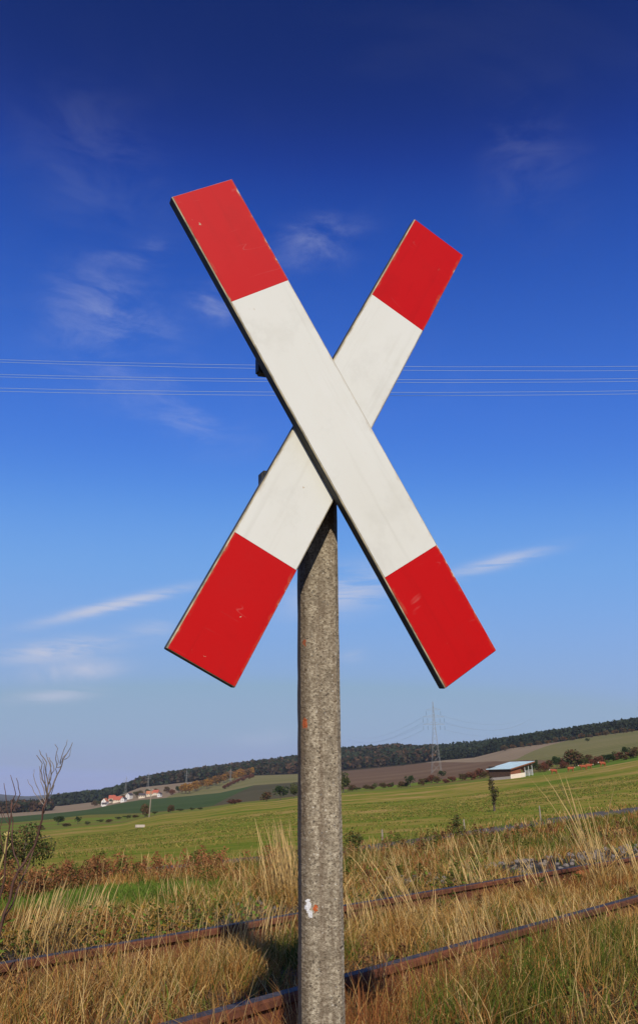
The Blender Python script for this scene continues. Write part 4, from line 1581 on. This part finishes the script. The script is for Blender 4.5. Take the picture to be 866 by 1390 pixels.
for px, wp, hp, kd in [(140, 12, 4, 'olive'), (152, 14, 4, 'brown'), (164, 12, 4, 'olive'), (176, 14, 5, 'olive'), (187, 12, 4, 'brown'), (212, 10, 5, 'olive'), (246, 12, 4, 'olive'), (262, 9, 4, 'olive'), (273, 9, 4, 'olive'), (96, 16, 4, 'brown'), (60, 18, 6, 'brown')]:
    word = {'olive': 'olive', 'brown': 'brown'}[kd]
    plant_tree(kd, on_ground(px, 'meadow_far', random.uniform(0.05, 0.5)), wp, hp, f'low {word} hedge bush between the narrow strip fields', 'bushes between the strip fields, ' + word, 'shrub', 'hedge_shrub')
# the orange row of trees climbing the slope
for i in range(30):
    f_ = i / 29
    px = 247 + f_ * 92 + random.uniform(-2, 2)
    fr = 0.10 + 0.75 * f_ + random.uniform(-0.10, 0.10)
    kd = 'orange' if random.random() < 0.65 else 'orange2'
    plant_tree(kd, on_ground(px, 'field_high', max(0.02, fr)), random.uniform(9, 13), random.uniform(10, 15), 'orange-leaved autumn tree in the row climbing the slope below the wooded hill', 'row of orange autumn trees', 'tree', 'autumn_tree')
for i in range(9):
    plant_tree('red', on_ground(305 + i * 4.5, 'field_high', 0.15 + 0.07 * i), 9, 6, 'low pinkish brown bush along the foot of the orange tree row', 'bushes under the orange trees', 'shrub', 'hedge_shrub')
for i in range(16):
    plant_tree('orange2' if i % 2 else 'brown', on_ground(690 + i * 12, 'field_high', 0.88 + random.uniform(-.05, .05)), random.uniform(9, 14), random.uniform(5, 8), 'brown autumn bush along the lower edge of the ridge forest', 'bushes along the ridge forest', 'shrub', 'hedge_shrub')

# nearer shrubs
sb = make_tree('leafy_bush', 'broad dark green leafy bush behind the bare shrub', 'bush', 1.35, 1.9, [DKG, BRN, OLV, OLV, MIDG], 2600, 0.035, trunk=0.02, hollow=0.3)
put(sb, at_range(36, 21, 0, 1140), 0.9)
sb = make_tree('leafy_shrub', 'yellow-green roadside shrub just beside the concrete post', 'shrub', 0.72, 0.62, [MIDG, OLV, (0.18, 0.12, 0.03)], 600, 0.028, trunk=0.04, hollow=0.2)
put(sb, at_range(479, 20.5, 0, 1150))
sb = make_tree('leafy_shrub', 'dark yellow-green roadside shrub below the thin young tree', 'shrub', 0.78, 0.6, [MIDG, OLV, (0.18, 0.11, 0.03), BRN], 500, 0.03, trunk=0.04, hollow=0.2)
put(sb, at_range(618, 24, 0, 1140))
sb = make_tree('young_tree', 'thin dark young tree standing alone on the meadow before the shed', 'tree', 2.5, 0.85, [(0.05, 0.05, 0.022), (0.07, 0.055, 0.028)], 420, 0.07, trunk=0.10, hollow=0.2)
sb.location = at_range(670, 62, 0, 1092)

# ------------------------------------------------------------------ forest on the ridge (one far-off mass)
def forest(name, k, px0, px1, n, hrange, wrange, palette, f0=0.0, f1=1.0, conic=0.5, nl=22, edge=0.35):
    a0, a1 = azel(px0, 1050)[0], azel(px1, 1050)[0]
    az = rng.uniform(a0, a1, n)
    fr = rng.uniform(f0, f1, n)
    fr = np.where(rng.uniform(0, 1, n) < edge, f0 + (f1 - f0) * rng.uniform(0, 0.12, n), fr)
    fr = np.where(rng.uniform(0, 1, n) < edge * 0.6, f1 - (f1 - f0) * rng.uniform(0, 0.08, n), fr)
    R_ = np.interp(az, AZ, RR[k]) * (1 - fr) + np.interp(az, AZ, RR[k + 1]) * fr
    x, y = R_ * np.sin(az), R_ * np.cos(az)
    z = height(x, y)
    h = rng.uniform(hrange[0], hrange[1], n)
    wd = rng.uniform(wrange[0], wrange[1], n)
    tone = fbm(x / 60, y / 60, 91)
    pal = np.array(palette)
    ci = np.clip((tone * 1.6 - 0.3 + rng.normal(0, 0.16, n)) * len(pal), 0, len(pal) - 1).astype(int)
    base = pal[ci] * rng.uniform(0.7, 1.3, (n, 1))
    # crown quads
    d = rng.normal(0, 1, (n, nl, 3))
    d /= np.linalg.norm(d, axis=2)[:, :, None]
    rad = rng.uniform(0.55, 1.0, (n, nl))
    P = d * rad[:, :, None] * np.stack([wd / 2, wd / 2, h * 0.46], 1)[:, None, :]
    f = (P[:, :, 2] / (h * 0.46)[:, None] + 1) / 2
    P[:, :, :2] *= (1.2 - conic * f)[:, :, None]
    P += np.stack([x, y, z + h * 0.52], 1)[:, None, :]
    aa_ = rng.normal(0, 1, (n, nl, 3))
    aa_ /= np.linalg.norm(aa_, axis=2)[:, :, None]
    bb_ = np.cross(aa_, rng.normal(0, 1, (n, nl, 3)))
    bb_ /= np.linalg.norm(bb_, axis=2)[:, :, None]
    s = (wd * 0.26)[:, None, None] * rng.uniform(0.6, 1.3, (n, nl, 1))
    V = np.stack([P - aa_ * s, P + bb_ * s, P + aa_ * s, P - bb_ * s], 2).reshape(-1, 3)
    col = np.repeat((base[:, None, :] * rng.uniform(0.75, 1.25, (n, nl, 1))).reshape(-1, 3), 4, 0)
    o = mesh_np(name, V, np.arange(len(V)), np.full(len(V) // 4, 4), M_leaf, col)
    o['kind'] = 'stuff'
    return o


PINE = (0.022, 0.034, 0.020)
PINE2 = (0.030, 0.040, 0.022)
OAK = (0.060, 0.044, 0.026)
OAK2 = (0.085, 0.050, 0.028)
forest('forest', 6, 596, 960, 3200, (8.5, 12), (4, 6.5), [PINE, PINE, PINE2, PINE2], 0.02, 1.0, 0.75, 24)
forest('forest', 6, 400, 596, 2600, (8, 12.5), (6, 9), [PINE, PINE2, PINE2, OAK, OAK2, PINE], 0.06, 1.0, 0.4, 22)
forest('forest', 6, 186, 400, 2600, (9, 13), (6, 9), [OAK, PINE2, PINE2, OAK, PINE2, OAK2], 0.05, 1.0, 0.3, 22)
forest('forest', 6, 76, 182, 700, (10, 14), (8, 11), [PINE, PINE2, PINE2, OAK], 0.1, 0.9, 0.3, 20)
forest('forest', 5, -60, 76, 260, (6, 9), (7, 10), [PINE2, OAK, PINE2, OAK2], 0.3, 1.0, 0.3, 20)

# ------------------------------------------------------------------ buildings
M_wall_w = flat_mat('white_render', (0.60, 0.58, 0.54), 0.9, 0.08, 1)
M_wall_c = flat_mat('cream_render', (0.55, 0.47, 0.36), 0.9, 0.08, 1)
M_roof_r = flat_mat('red_roof_tile', (0.36, 0.095, 0.055), 0.85, 0.25, 1.5)
M_roof_o = flat_mat('orange_roof_tile', (0.42, 0.16, 0.075), 0.85, 0.25, 1.5)
M_roof_d = flat_mat('dark_roof_tile', (0.07, 0.06, 0.06), 0.8, 0.25, 1.5)
M_glass = flat_mat('window_pane', (0.03, 0.035, 0.04), 0.15, 0.2, 1, 0.5)


def house(px, row, fr, wid, dep, eave, ridge, rot, wallm, roofm, label, dz=0.0):
    p = on_ground(px - (3 if px < 300 else 0), row, fr)
    e = thing('house', label, 'house', p)
    e.rotation_euler = (0, 0, rot)
    e.scale = (0.54, 0.54, 0.54)
    w2, d2 = wid / 2, dep / 2
    bm = bmesh.new()
    v = [bm.verts.new(c) for c in ((-w2, -d2, -1.5), (w2, -d2, -1.5), (w2, d2, -1.5), (-w2, d2, -1.5), (-w2, -d2, eave), (w2, -d2, eave), (w2, d2, eave), (-w2, d2, eave), (-w2, 0, ridge), (w2, 0, ridge))]
    for f in ((3, 2, 1, 0), (0, 1, 5, 4), (2, 3, 7, 6), (1, 2, 6, 9, 5), (3, 0, 4, 8, 7), (4, 5, 9, 8), (6, 7, 8, 9)):
        bm.faces.new([v[i] for i in f])
    bm_obj('wall', bm, wallm, e)
    bm = bmesh.new()
    ov = 0.5
    sl_ = (ridge - eave) / d2
    for sgn in (-1, 1):
        y0, z0 = sgn * (d2 + ov), eave - ov * sl_
        pts = [Vector((-w2 - ov, y0, z0)), Vector((w2 + ov, y0, z0)), Vector((w2 + ov, 0, ridge)), Vector((-w2 - ov, 0, ridge))]
        hexa(bm, [q_ + Vector((0, 0, 0.05)) for q_ in pts] + [q_ + Vector((0, 0, 0.3)) for q_ in pts])
    rf = bm_obj('roof', bm, roofm, e)
    bm = bmesh.new()
    box(bm, (w2 * 0.4, -0.3, ridge - 0.8), (0.7, 0, 0), (0, 0.6, 0), (0, 0, 1.8))
    bm_obj('chimney', bm, M_roof_r, rf)
    k = max(2, int(wid / 3))
    for i in range(k):
        bm = bmesh.new()
        box(bm, (-w2 + (i + 0.5) * wid / k - 0.5, -d2 - 0.04, eave * 0.42), (1.0, 0, 0), (0, 0.06, 0), (0, 0, 1.3))
        bm_obj('window', bm, M_glass, e)
    for zz_ in (eave * 0.42, eave * 0.95):
        for sx in (-1, 1):
            bm = bmesh.new()
            box(bm, (sx * (w2 + 0.0) - 0.04, -0.5, zz_), (0.08, 0, 0), (0, 1.0, 0), (0, 0, 1.2))
            bm_obj('window', bm, M_glass, e)
    return e


house(147, 'field_high', 0.15, 9, 8, 5.5, 9.5, 1.35, M_wall_w, M_roof_o, 'white gabled house with an orange roof at the village edge')
house(146, 'field_high', 0.02, 6, 5, 3, 4.8, 0.3, M_wall_w, M_roof_d, 'low white outbuilding in front of the gabled village house')
house(156, 'field_high', 0.30, 10, 9, 6, 10.5, 0.15, M_wall_c, M_roof_r, 'tall red-roofed farmhouse in the village')
house(164, 'field_high', 0.14, 13, 9, 3.5, 8.0, 0.1, M_wall_c, M_roof_r, 'long barn with a broad red roof in the village')
house(172, 'field_high', 0.05, 7, 6, 4.2, 6.5, 1.2, M_wall_w, M_roof_d, 'small white house with a dark roof beside the red barn')
house(179, 'field_high', 0.18, 8, 8, 6, 9, 1.1, M_wall_w, M_roof_d, 'bright white house with a dark gable roof between village trees')
house(196, 'field_high', 0.10, 9, 7, 3.8, 6.5, 0.2, M_wall_c, M_roof_d, 'cream cottage with a dark roof near the orange roofs')
house(206, 'field_high', 0.16, 9, 7, 4, 7.5, 0.3, M_wall_c, M_roof_o, 'cream cottage with an orange roof in the village row')
house(215, 'field_high', 0.20, 9, 7, 4, 7.5, -0.2, M_wall_c, M_roof_r, 'cream cottage with a red roof in the village row')
house(220, 'field_high', 0.08, 5, 5, 4, 6, 1.1, M_wall_w, M_roof_d, 'tiny white house at the end of the village row')
for px, kd, wp, hp in [(186, 'dark', 12, 9), (190, 'brown', 12, 8), (201, 'dark', 9, 8), (226, 'brown', 12, 8), (234, 'red', 10, 8), (167, 'brown', 10, 6), (138, 'olive', 12, 8), (130, 'brown', 12, 7), (152, 'dark', 8, 6), (212, 'dark', 7, 8), (243, 'dark', 12, 10)]:
    word = {'olive': 'olive', 'brown': 'brown', 'dark': 'dark green', 'red': 'russet'}[kd]
    plant_tree(kd, on_ground(px, 'field_high', random.uniform(0.12, 0.3)), wp, hp, f'small {word} tree among the village houses', 'village trees, ' + word, 'tree', 'village_tree')
house(479, 'wood_edge', 0.14, 11, 8, 4.5, 8, 0.3, M_wall_c, M_roof_r, 'red-roofed farmhouse alone at the foot of the wooded hill')
house(488, 'wood_edge', 0.14, 8, 8, 6, 8.2, 1.0, M_wall_w, M_roof_o, 'white house beside the red-roofed farmhouse under the wood')
for px, wp, hp in [(471, 12, 8), (496, 12, 8), (502, 10, 6)]:
    plant_tree('dark', on_ground(px, 'wood_edge', 0.10), wp, hp, 'dark bushy tree beside the farmhouse under the wooded hill', 'farmhouse trees', 'tree', 'farm_tree')

# open cattle shed
M_boards = flat_mat('brown_boards', (0.20, 0.075, 0.036), 0.85, 0.35, 3)
M_dboards = flat_mat('dark_boards', (0.06, 0.033, 0.022), 0.9, 0.35, 3)
M_sheet = flat_mat('pale_roof_sheet', (0.40, 0.52, 0.55), 0.6, 0.12, 0.6, 0.3)
M_base = flat_mat('whitewashed_wall', (0.68, 0.60, 0.48), 0.9, 0.1, 1)
M_galv = flat_mat('galvanised_pipe', (0.45, 0.46, 0.46), 0.5, 0.2, 3, 0.5)
M_dark = flat_mat('dim_interior_boards', (0.035, 0.028, 0.022), 0.95, 0.3, 2)  # shade inside the shed is put into this near-black colour
sc_ = on_ground(695, 'meadow_mid', 0.97)
shed = thing('cattle_shed', 'open brown wooden cattle shed with a sloping pale blue roof', 'shed', sc_)
E1 = Vector((math.cos(math.radians(38)), math.sin(math.radians(38)), 0))
E2 = Vector((-math.sin(math.radians(38)), math.cos(math.radians(38)), 0))
LA, LB = 10.5, 8.0


def gz(p):
    q_ = sc_ + p
    return float(height(q_.x, q_.y)[0]) - sc_.z


zR = gz(E1 * LA)
zL = gz(E2 * LB)
rise = lambda s: 2.75 + 0.20 * s               # eaves height at s metres along the gable


def quad_panel(name, a0, a1, u, zb, zt, mat, th, nrm_, parent):
    bm = bmesh.new()
    p0, p1 = u * a0, u * a1
    pts = [p0 + Vector((0, 0, zb(a0))), p1 + Vector((0, 0, zb(a1))), p1 + Vector((0, 0, zb(a1))) + nrm_ * th, p0 + Vector((0, 0, zb(a0))) + nrm_ * th,
           p0 + Vector((0, 0, zt(a0))), p1 + Vector((0, 0, zt(a1))), p1 + Vector((0, 0, zt(a1))) + nrm_ * th, p0 + Vector((0, 0, zt(a0))) + nrm_ * th]
    hexa(bm, pts)
    return bm_obj(name, bm, mat, parent)


gl = lambda s: zR * s / LA - 0.6
quad_panel('base_wall', 0, 6.9, E1, gl, lambda s: zR * s / LA + 1.15, M_base, 0.25, E2, shed)
nb = 23
for i in range(nb):                            # upright boards of the gable
    a0 = i * LA / nb
    a1 = (i + 1) * LA / nb - 0.03
    if 5.0 < a0 < 6.9:
        lowz = lambda s: rise(s) - 0.9
    elif a0 >= 6.9:
        lowz = lambda s: rise(s) - 0.85
    else:
        lowz = lambda s: zR * s / LA + 1.15
    quad_panel('board', a0, a1, E1, lowz, rise, M_boards, 0.05 + 0.02 * (i % 2), E2, shed)
for i in range(15):
    a0, a1 = i * LB / 15, (i + 1) * LB / 15 - 0.03
    quad_panel('board', a0, a1, E2, lambda s: zL * s / LB + 0.75, lambda s: 2.62, M_dboards, 0.05 + 0.02 * (i % 2), E1, shed)
quad_panel('base_wall', 0.05, LB, E2, lambda s: zL * s / LB - 0.6, lambda s: zL * s / LB + 0.72, flat_mat('grey_blockwork', (0.30, 0.27, 0.24), 0.9, 0.15, 1), 0.2, E1, shed)
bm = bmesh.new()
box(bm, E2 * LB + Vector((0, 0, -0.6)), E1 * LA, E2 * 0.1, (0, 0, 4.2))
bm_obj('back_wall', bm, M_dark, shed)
bm = bmesh.new()
pts = []
for s, tq in ((-0.7, -0.8), (LA + 0.6, -0.8), (LA + 0.6, LB + 0.6), (-0.7, LB + 0.6)):
    pts.append(E1 * s + E2 * tq + Vector((0, 0, rise(s) + 0.03)))
hexa(bm, pts + [q_ + Vector((0, 0, 0.14)) for q_ in pts])
roof = bm_obj('roof', bm, M_sheet, shed)
bm = bmesh.new()
for i in range(20):
    tq = -0.75 + i * (LB + 1.3) / 19
    a_, b_ = E1 * -0.68 + E2 * tq, E1 * (LA + 0.58) + E2 * tq
    box(bm, a_ + Vector((0, 0, rise(-0.68) + 0.165)), (b_ - a_) + Vector((0, 0, 0.20 * (LA + 1.26))), E2 * 0.12, (0, 0, 0.05))
bm_obj('sheet_rib', bm, M_sheet, roof)['kind'] = 'stuff'
bm = bmesh.new()
a_, b_ = E1 * -0.7 - E2 * 0.84, E1 * (LA + 0.6) - E2 * 0.84
box(bm, a_ + Vector((0, 0, rise(-0.7) - 0.2)), (b_ - a_) + Vector((0, 0, 0.20 * (LA + 1.3))), E2 * 0.035, (0, 0, 0.34))
bm_obj('fascia', bm, M_boards, roof)
for s in (6.9, 8.7, LA - 0.1):
    bm = bmesh.new()
    tube(bm, [E1 * s + Vector((0, 0, -0.5)), E1 * s + Vector((0, 0, rise(s) - 0.3))], 0.09, 8)
    bm_obj('post', bm, M_galv, shed)
bm = bmesh.new()
for kz in range(5):
    z0 = 0.25 + kz * 0.36
    tube(bm, [E1 * 6.9 - E2 * 0.1 + Vector((0, 0, zR * 6.9 / LA + z0)), E1 * LA - E2 * 0.1 + Vector((0, 0, zR + z0))], 0.045, 6)
for s in np.linspace(7.0, LA, 7):
    tube(bm, [E1 * s - E2 * 0.1 + Vector((0, 0, zR * s / LA + 0.2)), E1 * s - E2 * 0.1 + Vector((0, 0, zR * s / LA + 1.75))], 0.04, 6)
bm_obj('pen_gate', bm, M_galv, shed)

# ------------------------------------------------------------------ cattle
def make_cow():
    V = [(0, 0, 1.05), (0.55, 0, 1.06), (-0.55, 0, 1.06), (-0.80, 0, 1.12), (0.82, 0, 1.18), (1.02, 0, 1.22), (1.30, 0, 1.12), (1.42, 0, 1.02),
         (0.58, 0.20, 0.72), (0.60, 0.21, 0.42), (0.60, 0.21, 0.04), (0.58, -0.20, 0.72), (0.66, -0.21, 0.42), (0.64, -0.21, 0.04),
         (-0.66, 0.21, 0.76), (-0.60, 0.22, 0.50), (-0.72, 0.22, 0.30), (-0.70, 0.22, 0.04), (-0.66, -0.21, 0.76), (-0.58, -0.22, 0.50), (-0.66, -0.22, 0.30), (-0.64, -0.22, 0.04),
         (-0.92, 0, 1.10), (-0.95, 0, 0.60), (1.05, 0.18, 1.28), (1.05, -0.18, 1.28)]
    Ed = [(0, 1), (0, 2), (2, 3), (1, 4), (4, 5), (5, 6), (6, 7), (1, 8), (8, 9), (9, 10), (1, 11), (11, 12), (12, 13), (2, 14), (14, 15), (15, 16), (16, 17),
          (2, 18), (18, 19), (19, 20), (20, 21), (3, 22), (22, 23), (5, 24), (5, 25)]
    Rr = [(.33, .36), (.30, .36), (.30, .33), (.22, .24), (.17, .22), (.13, .16), (.10, .11), (.075, .075), (.11, .11), (.06, .06), (.055, .055), (.11, .11), (.06, .06), (.055, .055),
          (.14, .14), (.075, .075), (.06, .06), (.055, .055), (.14, .14), (.075, .075), (.06, .06), (.055, .055), (.04, .04), (.03, .03), (.035, .05), (.035, .05)]
    me = bpy.data.meshes.new('cow_body')
    me.from_pydata([Vector(v) for v in V], Ed, [])
    o = bpy.data.objects.new('cow_body', me)
    C.objects.link(o)
    sk = o.modifiers.new('skin', 'SKIN')
    for i, r in enumerate(Rr):
        me.skin_vertices[0].data[i].radius = r
    me.skin_vertices[0].data[0].use_root = True
    ss = o.modifiers.new('sub', 'SUBSURF')
    ss.levels = ss.render_levels = 1
    dg = bpy.context.evaluated_depsgraph_get()
    ev = bpy.data.meshes.new_from_object(o.evaluated_get(dg))
    bpy.data.objects.remove(o)
    ev.name = 'cow'
    ev.materials.clear()
    k = MatBuilder('chestnut_hide', 0.8, 0.2)
    sep = k.new('ShaderNodeSeparateXYZ')
    k.link(k.tc.outputs['Object'], sep.inputs[0])
    head = k.ramp(k.math('ADD', sep.outputs[0], k.math('MULTIPLY', k.noise(5), 0.2)), [(0.0, (0, 0, 0)), (1.0, (0, 0, 0))])
    hm = k.new('ShaderNodeMapRange')
    k.link(sep.outputs[0], hm.inputs['Value'])
    hm.inputs['From Min'].default_value = 1.12
    hm.inputs['From Max'].default_value = 1.16
    k.color(k.mix(hm.outputs[0], k.ramp(k.noise(3), [(0.35, (0.22, 0.055, 0.022)), (0.7, (0.32, 0.085, 0.032))]), (0.5, 0.42, 0.34)))
    ev.materials.append(k.m)
    for p in ev.polygons:
        p.use_smooth = True
    return ev


cow_me = make_cow()
for i, (px, fr, rot, lab) in enumerate([
        (755, 0.94, 3.3, 'chestnut cow on the meadow, the one closest to the shed'),
        (778, 0.95, 0.2, 'chestnut cow second along the hedge from the shed'),
        (796, 0.95, 3.0, 'bright chestnut cow third along the hedge from the shed'),
        (803.5, 0.97, 0.1, 'darker cow close behind the bright chestnut one'),
        (823, 0.95, 3.4, 'chestnut cow with a pale head, the one farthest from the shed')]):
    o = bpy.data.objects.new('cow', cow_me)
    C.objects.link(o)
    o.location = on_ground(px, 'meadow_mid', fr, -0.02)
    o.rotation_euler = (0, 0, rot)
    o.scale = (1.05, 1.05, 1.05)
    tag(o, lab, 'cow', 'cattle grazing by the hedge')

# ------------------------------------------------------------------ poles, fence posts, trough
M_wood = flat_mat('grey_weathered_wood', (0.24, 0.20, 0.15), 0.9, 0.3, 8)


def pole(name, p, hgt, r, label, cat, group=None, arm=False):
    e = thing(name, label, cat, p, group)
    bm = bmesh.new()
    tube(bm, [(0, 0, -0.4), (0.01 * hgt, 0, hgt * 0.5), (0, 0, hgt)], [r, r * 0.93, r * 0.85], 8)
    bm_obj('shaft', bm, M_wood, e)
    if arm:
        bm = bmesh.new()
        box(bm, (-0.7, -0.08, hgt - 0.7), (1.4, 0, 0), (0, 0.12, 0), (0, 0, 0.12))
        ca = bm_obj('crossarm', bm, M_wood, e)
        for sx in (-0.6, 0.6):
            bm = bmesh.new()
            tube(bm, [(sx, 0, hgt - 0.58), (sx, 0, hgt - 0.40)], 0.06, 8)
            bm_obj('insulator', bm, M_wall_w, ca)
    return e


pole('wooden_pole', on_ground(205, 'meadow_mid', 0.98), 9.2, 0.20, 'weathered wooden utility pole standing on the meadow', 'pole', None, True)
for px, r, hh, lab in [(733, 38, 0.70, 'bleached wooden fence post before the meadow, straight below the shed'), (518, 29, 0.42, 'short wooden fence post by the road near the concrete post'),
                       (629, 33, 0.48, 'grey wooden fence post beside the road, next to the dark yellow-green shrub')]:
    pole('fence_post', at_range(px, r, 0, 1110), hh, 0.032, lab, 'fence post', 'roadside fence posts')

p = on_ground(190, 'meadow_mid', 0.30, 0, 1126)
tr = thing('water_trough', 'pale cattle water trough on a bare patch of meadow', 'trough', p)
bm = bmesh.new()
for (o_, a_, b_, c_) in (((-1.1, -0.5, 0.0), (2.2, 0, 0), (0, 0.08, 0), (0, 0, .55)), ((-1.1, 0.42, 0), (2.2, 0, 0), (0, 0.08, 0), (0, 0, .55)),
                         ((-1.1, -0.42, 0), (0.08, 0, 0), (0, 0.84, 0), (0, 0, .55)), ((1.02, -0.42, 0), (0.08, 0, 0), (0, 0.84, 0), (0, 0, .55)), ((-1.02, -0.42, 0), (2.04, 0, 0), (0, 0.84, 0), (0, 0, .1))):
    box(bm, o_, a_, b_, c_)
bm_obj('basin', bm, flat_mat('pale_concrete', (0.40, 0.34, 0.28), 0.9, 0.15, 3), tr)
bm = bmesh.new()
box(bm, (-0.9, -0.35, -0.15), (0.3, 0, 0), (0, 0.7, 0), (0, 0, 0.148))
box(bm, (0.6, -0.35, -0.15), (0.3, 0, 0), (0, 0.7, 0), (0, 0, 0.148))
bm_obj('plinth', bm, M_wood, tr)
tr.rotation_euler = (0, 0, 0.3)
tr.location.z += 0.1
tr.scale = (0.75, 0.75, 0.75)

# ------------------------------------------------------------------ pylons and power lines
M_pyl = flat_mat('galvanised_lattice', (0.24, 0.24, 0.22), 0.7, 0.1, 0.2)
M_ins = flat_mat('glass_insulator', (0.10, 0.13, 0.15), 0.3, 0.1, 1)
M_wire = flat_mat('aluminium_wire', (0.36, 0.42, 0.45), 0.4, 0.08, 1, 0.5)


def make_pylon(hh, bar, label, loc, group):
    e = thing('pylon', label, 'pylon', loc, group)
    hwid = lambda f: (0.050 * (1 - f / 0.62) + 0.018) if f < 0.62 else 0.018 * (1 - (f - 0.62) / 0.42)
    lv = [0, .12, .23, .33, .42, .50, .57, .63, .69, .75, .81, .87, .93, .98]
    for sx in (-1, 1):
        for sy in (-1, 1):
            bm = bmesh.new()
            tube(bm, [(sx * hwid(f) * hh, sy * hwid(f) * hh, f * hh - (0.5 if f == 0 else 0)) for f in lv], bar, 4)
            bm_obj('leg', bm, M_pyl, e)
    bm = bmesh.new()
    tube(bm, [(0, 0, hh * 0.95), (0, 0, hh)], bar, 4)
    bm_obj('peak', bm, M_pyl, e)
    bm = bmesh.new()
    for f0, f1 in zip(lv, lv[1:]):
        a, b = hwid(f0) * hh, hwid(f1) * hh
        for s in (-1, 1):
            for d_ in (-1, 1):
                tube(bm, [(d_ * a, s * a, f0 * hh), (-d_ * b, s * b, f1 * hh)], bar * .55, 4)
                tube(bm, [(s * a, d_ * a, f0 * hh), (s * b, -d_ * b, f1 * hh)], bar * .55, 4)
    bm_obj('bracing', bm, M_pyl, e)
    for f, ww in ((0.66, 0.155), (0.765, 0.155), (0.865, 0.105)):
        bm = bmesh.new()
        for sy in (-1, 1):
            for s in (-1, 1):
                h0 = hwid(f) * hh
                tube(bm, [(s * h0, sy * h0, f * hh), (s * ww * hh, 0, f * hh)], bar * .8, 4)
                tube(bm, [(s * h0, sy * h0, (f + .03) * hh), (s * ww * hh, 0, f * hh)], bar * .6, 4)
        ca = bm_obj('crossarm', bm, M_pyl, e)
        for s in (-1, 1):
            for q_ in ((1.0, 0.58) if ww > 0.12 else (1.0,)):
                bm = bmesh.new()
                tube(bm, [(s * ww * q_ * hh, 0, f * hh - 0.02 * hh), (s * ww * q_ * hh, 0, f * hh - 0.075 * hh)], bar * 1.3, 6)
                bm_obj('insulator', bm, M_ins, ca)
    return e


pp = on_ground(594, 'field_low', 0.75)
kk = PXM(pp)
PH = 95 / kk
make_pylon(PH, 0.065, 'lattice power pylon rising over the ploughed field below the ridge', pp, None)
for i, (px, hp, lab) in enumerate([(170, 26, 'faint small lattice pylon beyond the village'), (200, 24, 'faint small lattice pylon over the stubble field'), (252, 22, 'faint small lattice pylon against the wooded hill'), (312, 18, 'faint tiny lattice pylon above the orange trees')]):
    p = on_ground(px, 'field_high', 0.55)
    make_pylon(hp / PXM(p), 0.05, lab, p, 'small pylons in the distance')

for s in (-1, 1):
    for q_, f in ((1.0, 0.69), (0.58, 0.69), (1.0, 0.585), (1.0, 0.79)):
        st = pp + Vector((s * 0.155 * PH * (q_ if f < 0.75 else 0.68), 0, PH * f))
        en = on_ground(470 if s < 0 else 735, 'wood_edge', 0.6, 24 + 8 * (f - 0.585) / 0.2)
        bm = bmesh.new()
        pts = []
        for i in range(17):
            u = i / 16
            q3 = st.lerp(en, u)
            q3.z -= 4 * u * (1 - u) * 9
            pts.append(q3)
        tube(bm, pts, 0.045, 4)
        tag(bm_obj('power_line', bm, M_wire, None), 'sagging conductor leaving the lattice pylon towards the ' + ('post side of the ridge' if s < 0 else 'ridge over the shed'), 'power line', 'pylon conductors ' + ('west' if s < 0 else 'east'))

for i, (y0, y1, lab) in enumerate([(489.0, 498.0, 'top'), (492.5, 504.0, 'second'), (509.0, 514.5, 'third'), (512.5, 518.5, 'fourth'), (527.5, 531.0, 'fifth'), (532.0, 535.5, 'lowest')]):
    D0 = 62.0 + (i % 2) * 1.5
    def onY(px, py):
        d = ray(px, py)
        k = D0 / d[1]
        return Vector((d[0] * k, D0, d[2] * k + CAMZ))
    a_, b_ = onY(0, y0), onY(866, y1)
    dv = (b_ - a_) / (b_.x - a_.x)
    bm = bmesh.new()
    pts = []
    for j in range(41):
        X = -240 + 480 * j / 40
        q3 = a_ + dv * (X - a_.x)
        q3.z += 0.00035 * (X * X - 27 * 27)
        pts.append(q3)
    tube(bm, pts, 0.014, 6)
    word = {'top': 'topmost', 'lowest': 'lowest'}.get(lab, lab + ' highest')
    tag(bm_obj('overhead_wire', bm, M_wire), f'{word} thin pale wire strung across the blue sky behind the cross', 'wire', 'wires across the sky')

scn.cycles.max_bounces = 6
scn.render.film_transparent = False

# ------------------------------------------------------------------ the air
bm = bmesh.new()
hz0, hz1 = float(ZZ.min()) - 1.0, float(ZZ.max()) + 30.0
box(bm, (-13500, -13500, hz0), (27000, 0, 0), (0, 27000, 0), (0, 0, hz1 - hz0))
hz = bpy.data.materials.new('haze')
hz.use_nodes = True
hn = hz.node_tree
for n_ in list(hn.nodes):
    if n_.type != 'OUTPUT_MATERIAL':
        hn.nodes.remove(n_)
pv = hn.nodes.new('ShaderNodeVolumePrincipled')
pv.inputs['Color'].default_value = (0.75, 0.83, 0.95, 1)
pv.inputs['Density'].default_value = 0.00008
hn.links.new(pv.outputs[0], hn.nodes['Material Output'].inputs['Volume'])
ho = bm_obj('haze', bm, hz)
ho['kind'] = 'stuff'
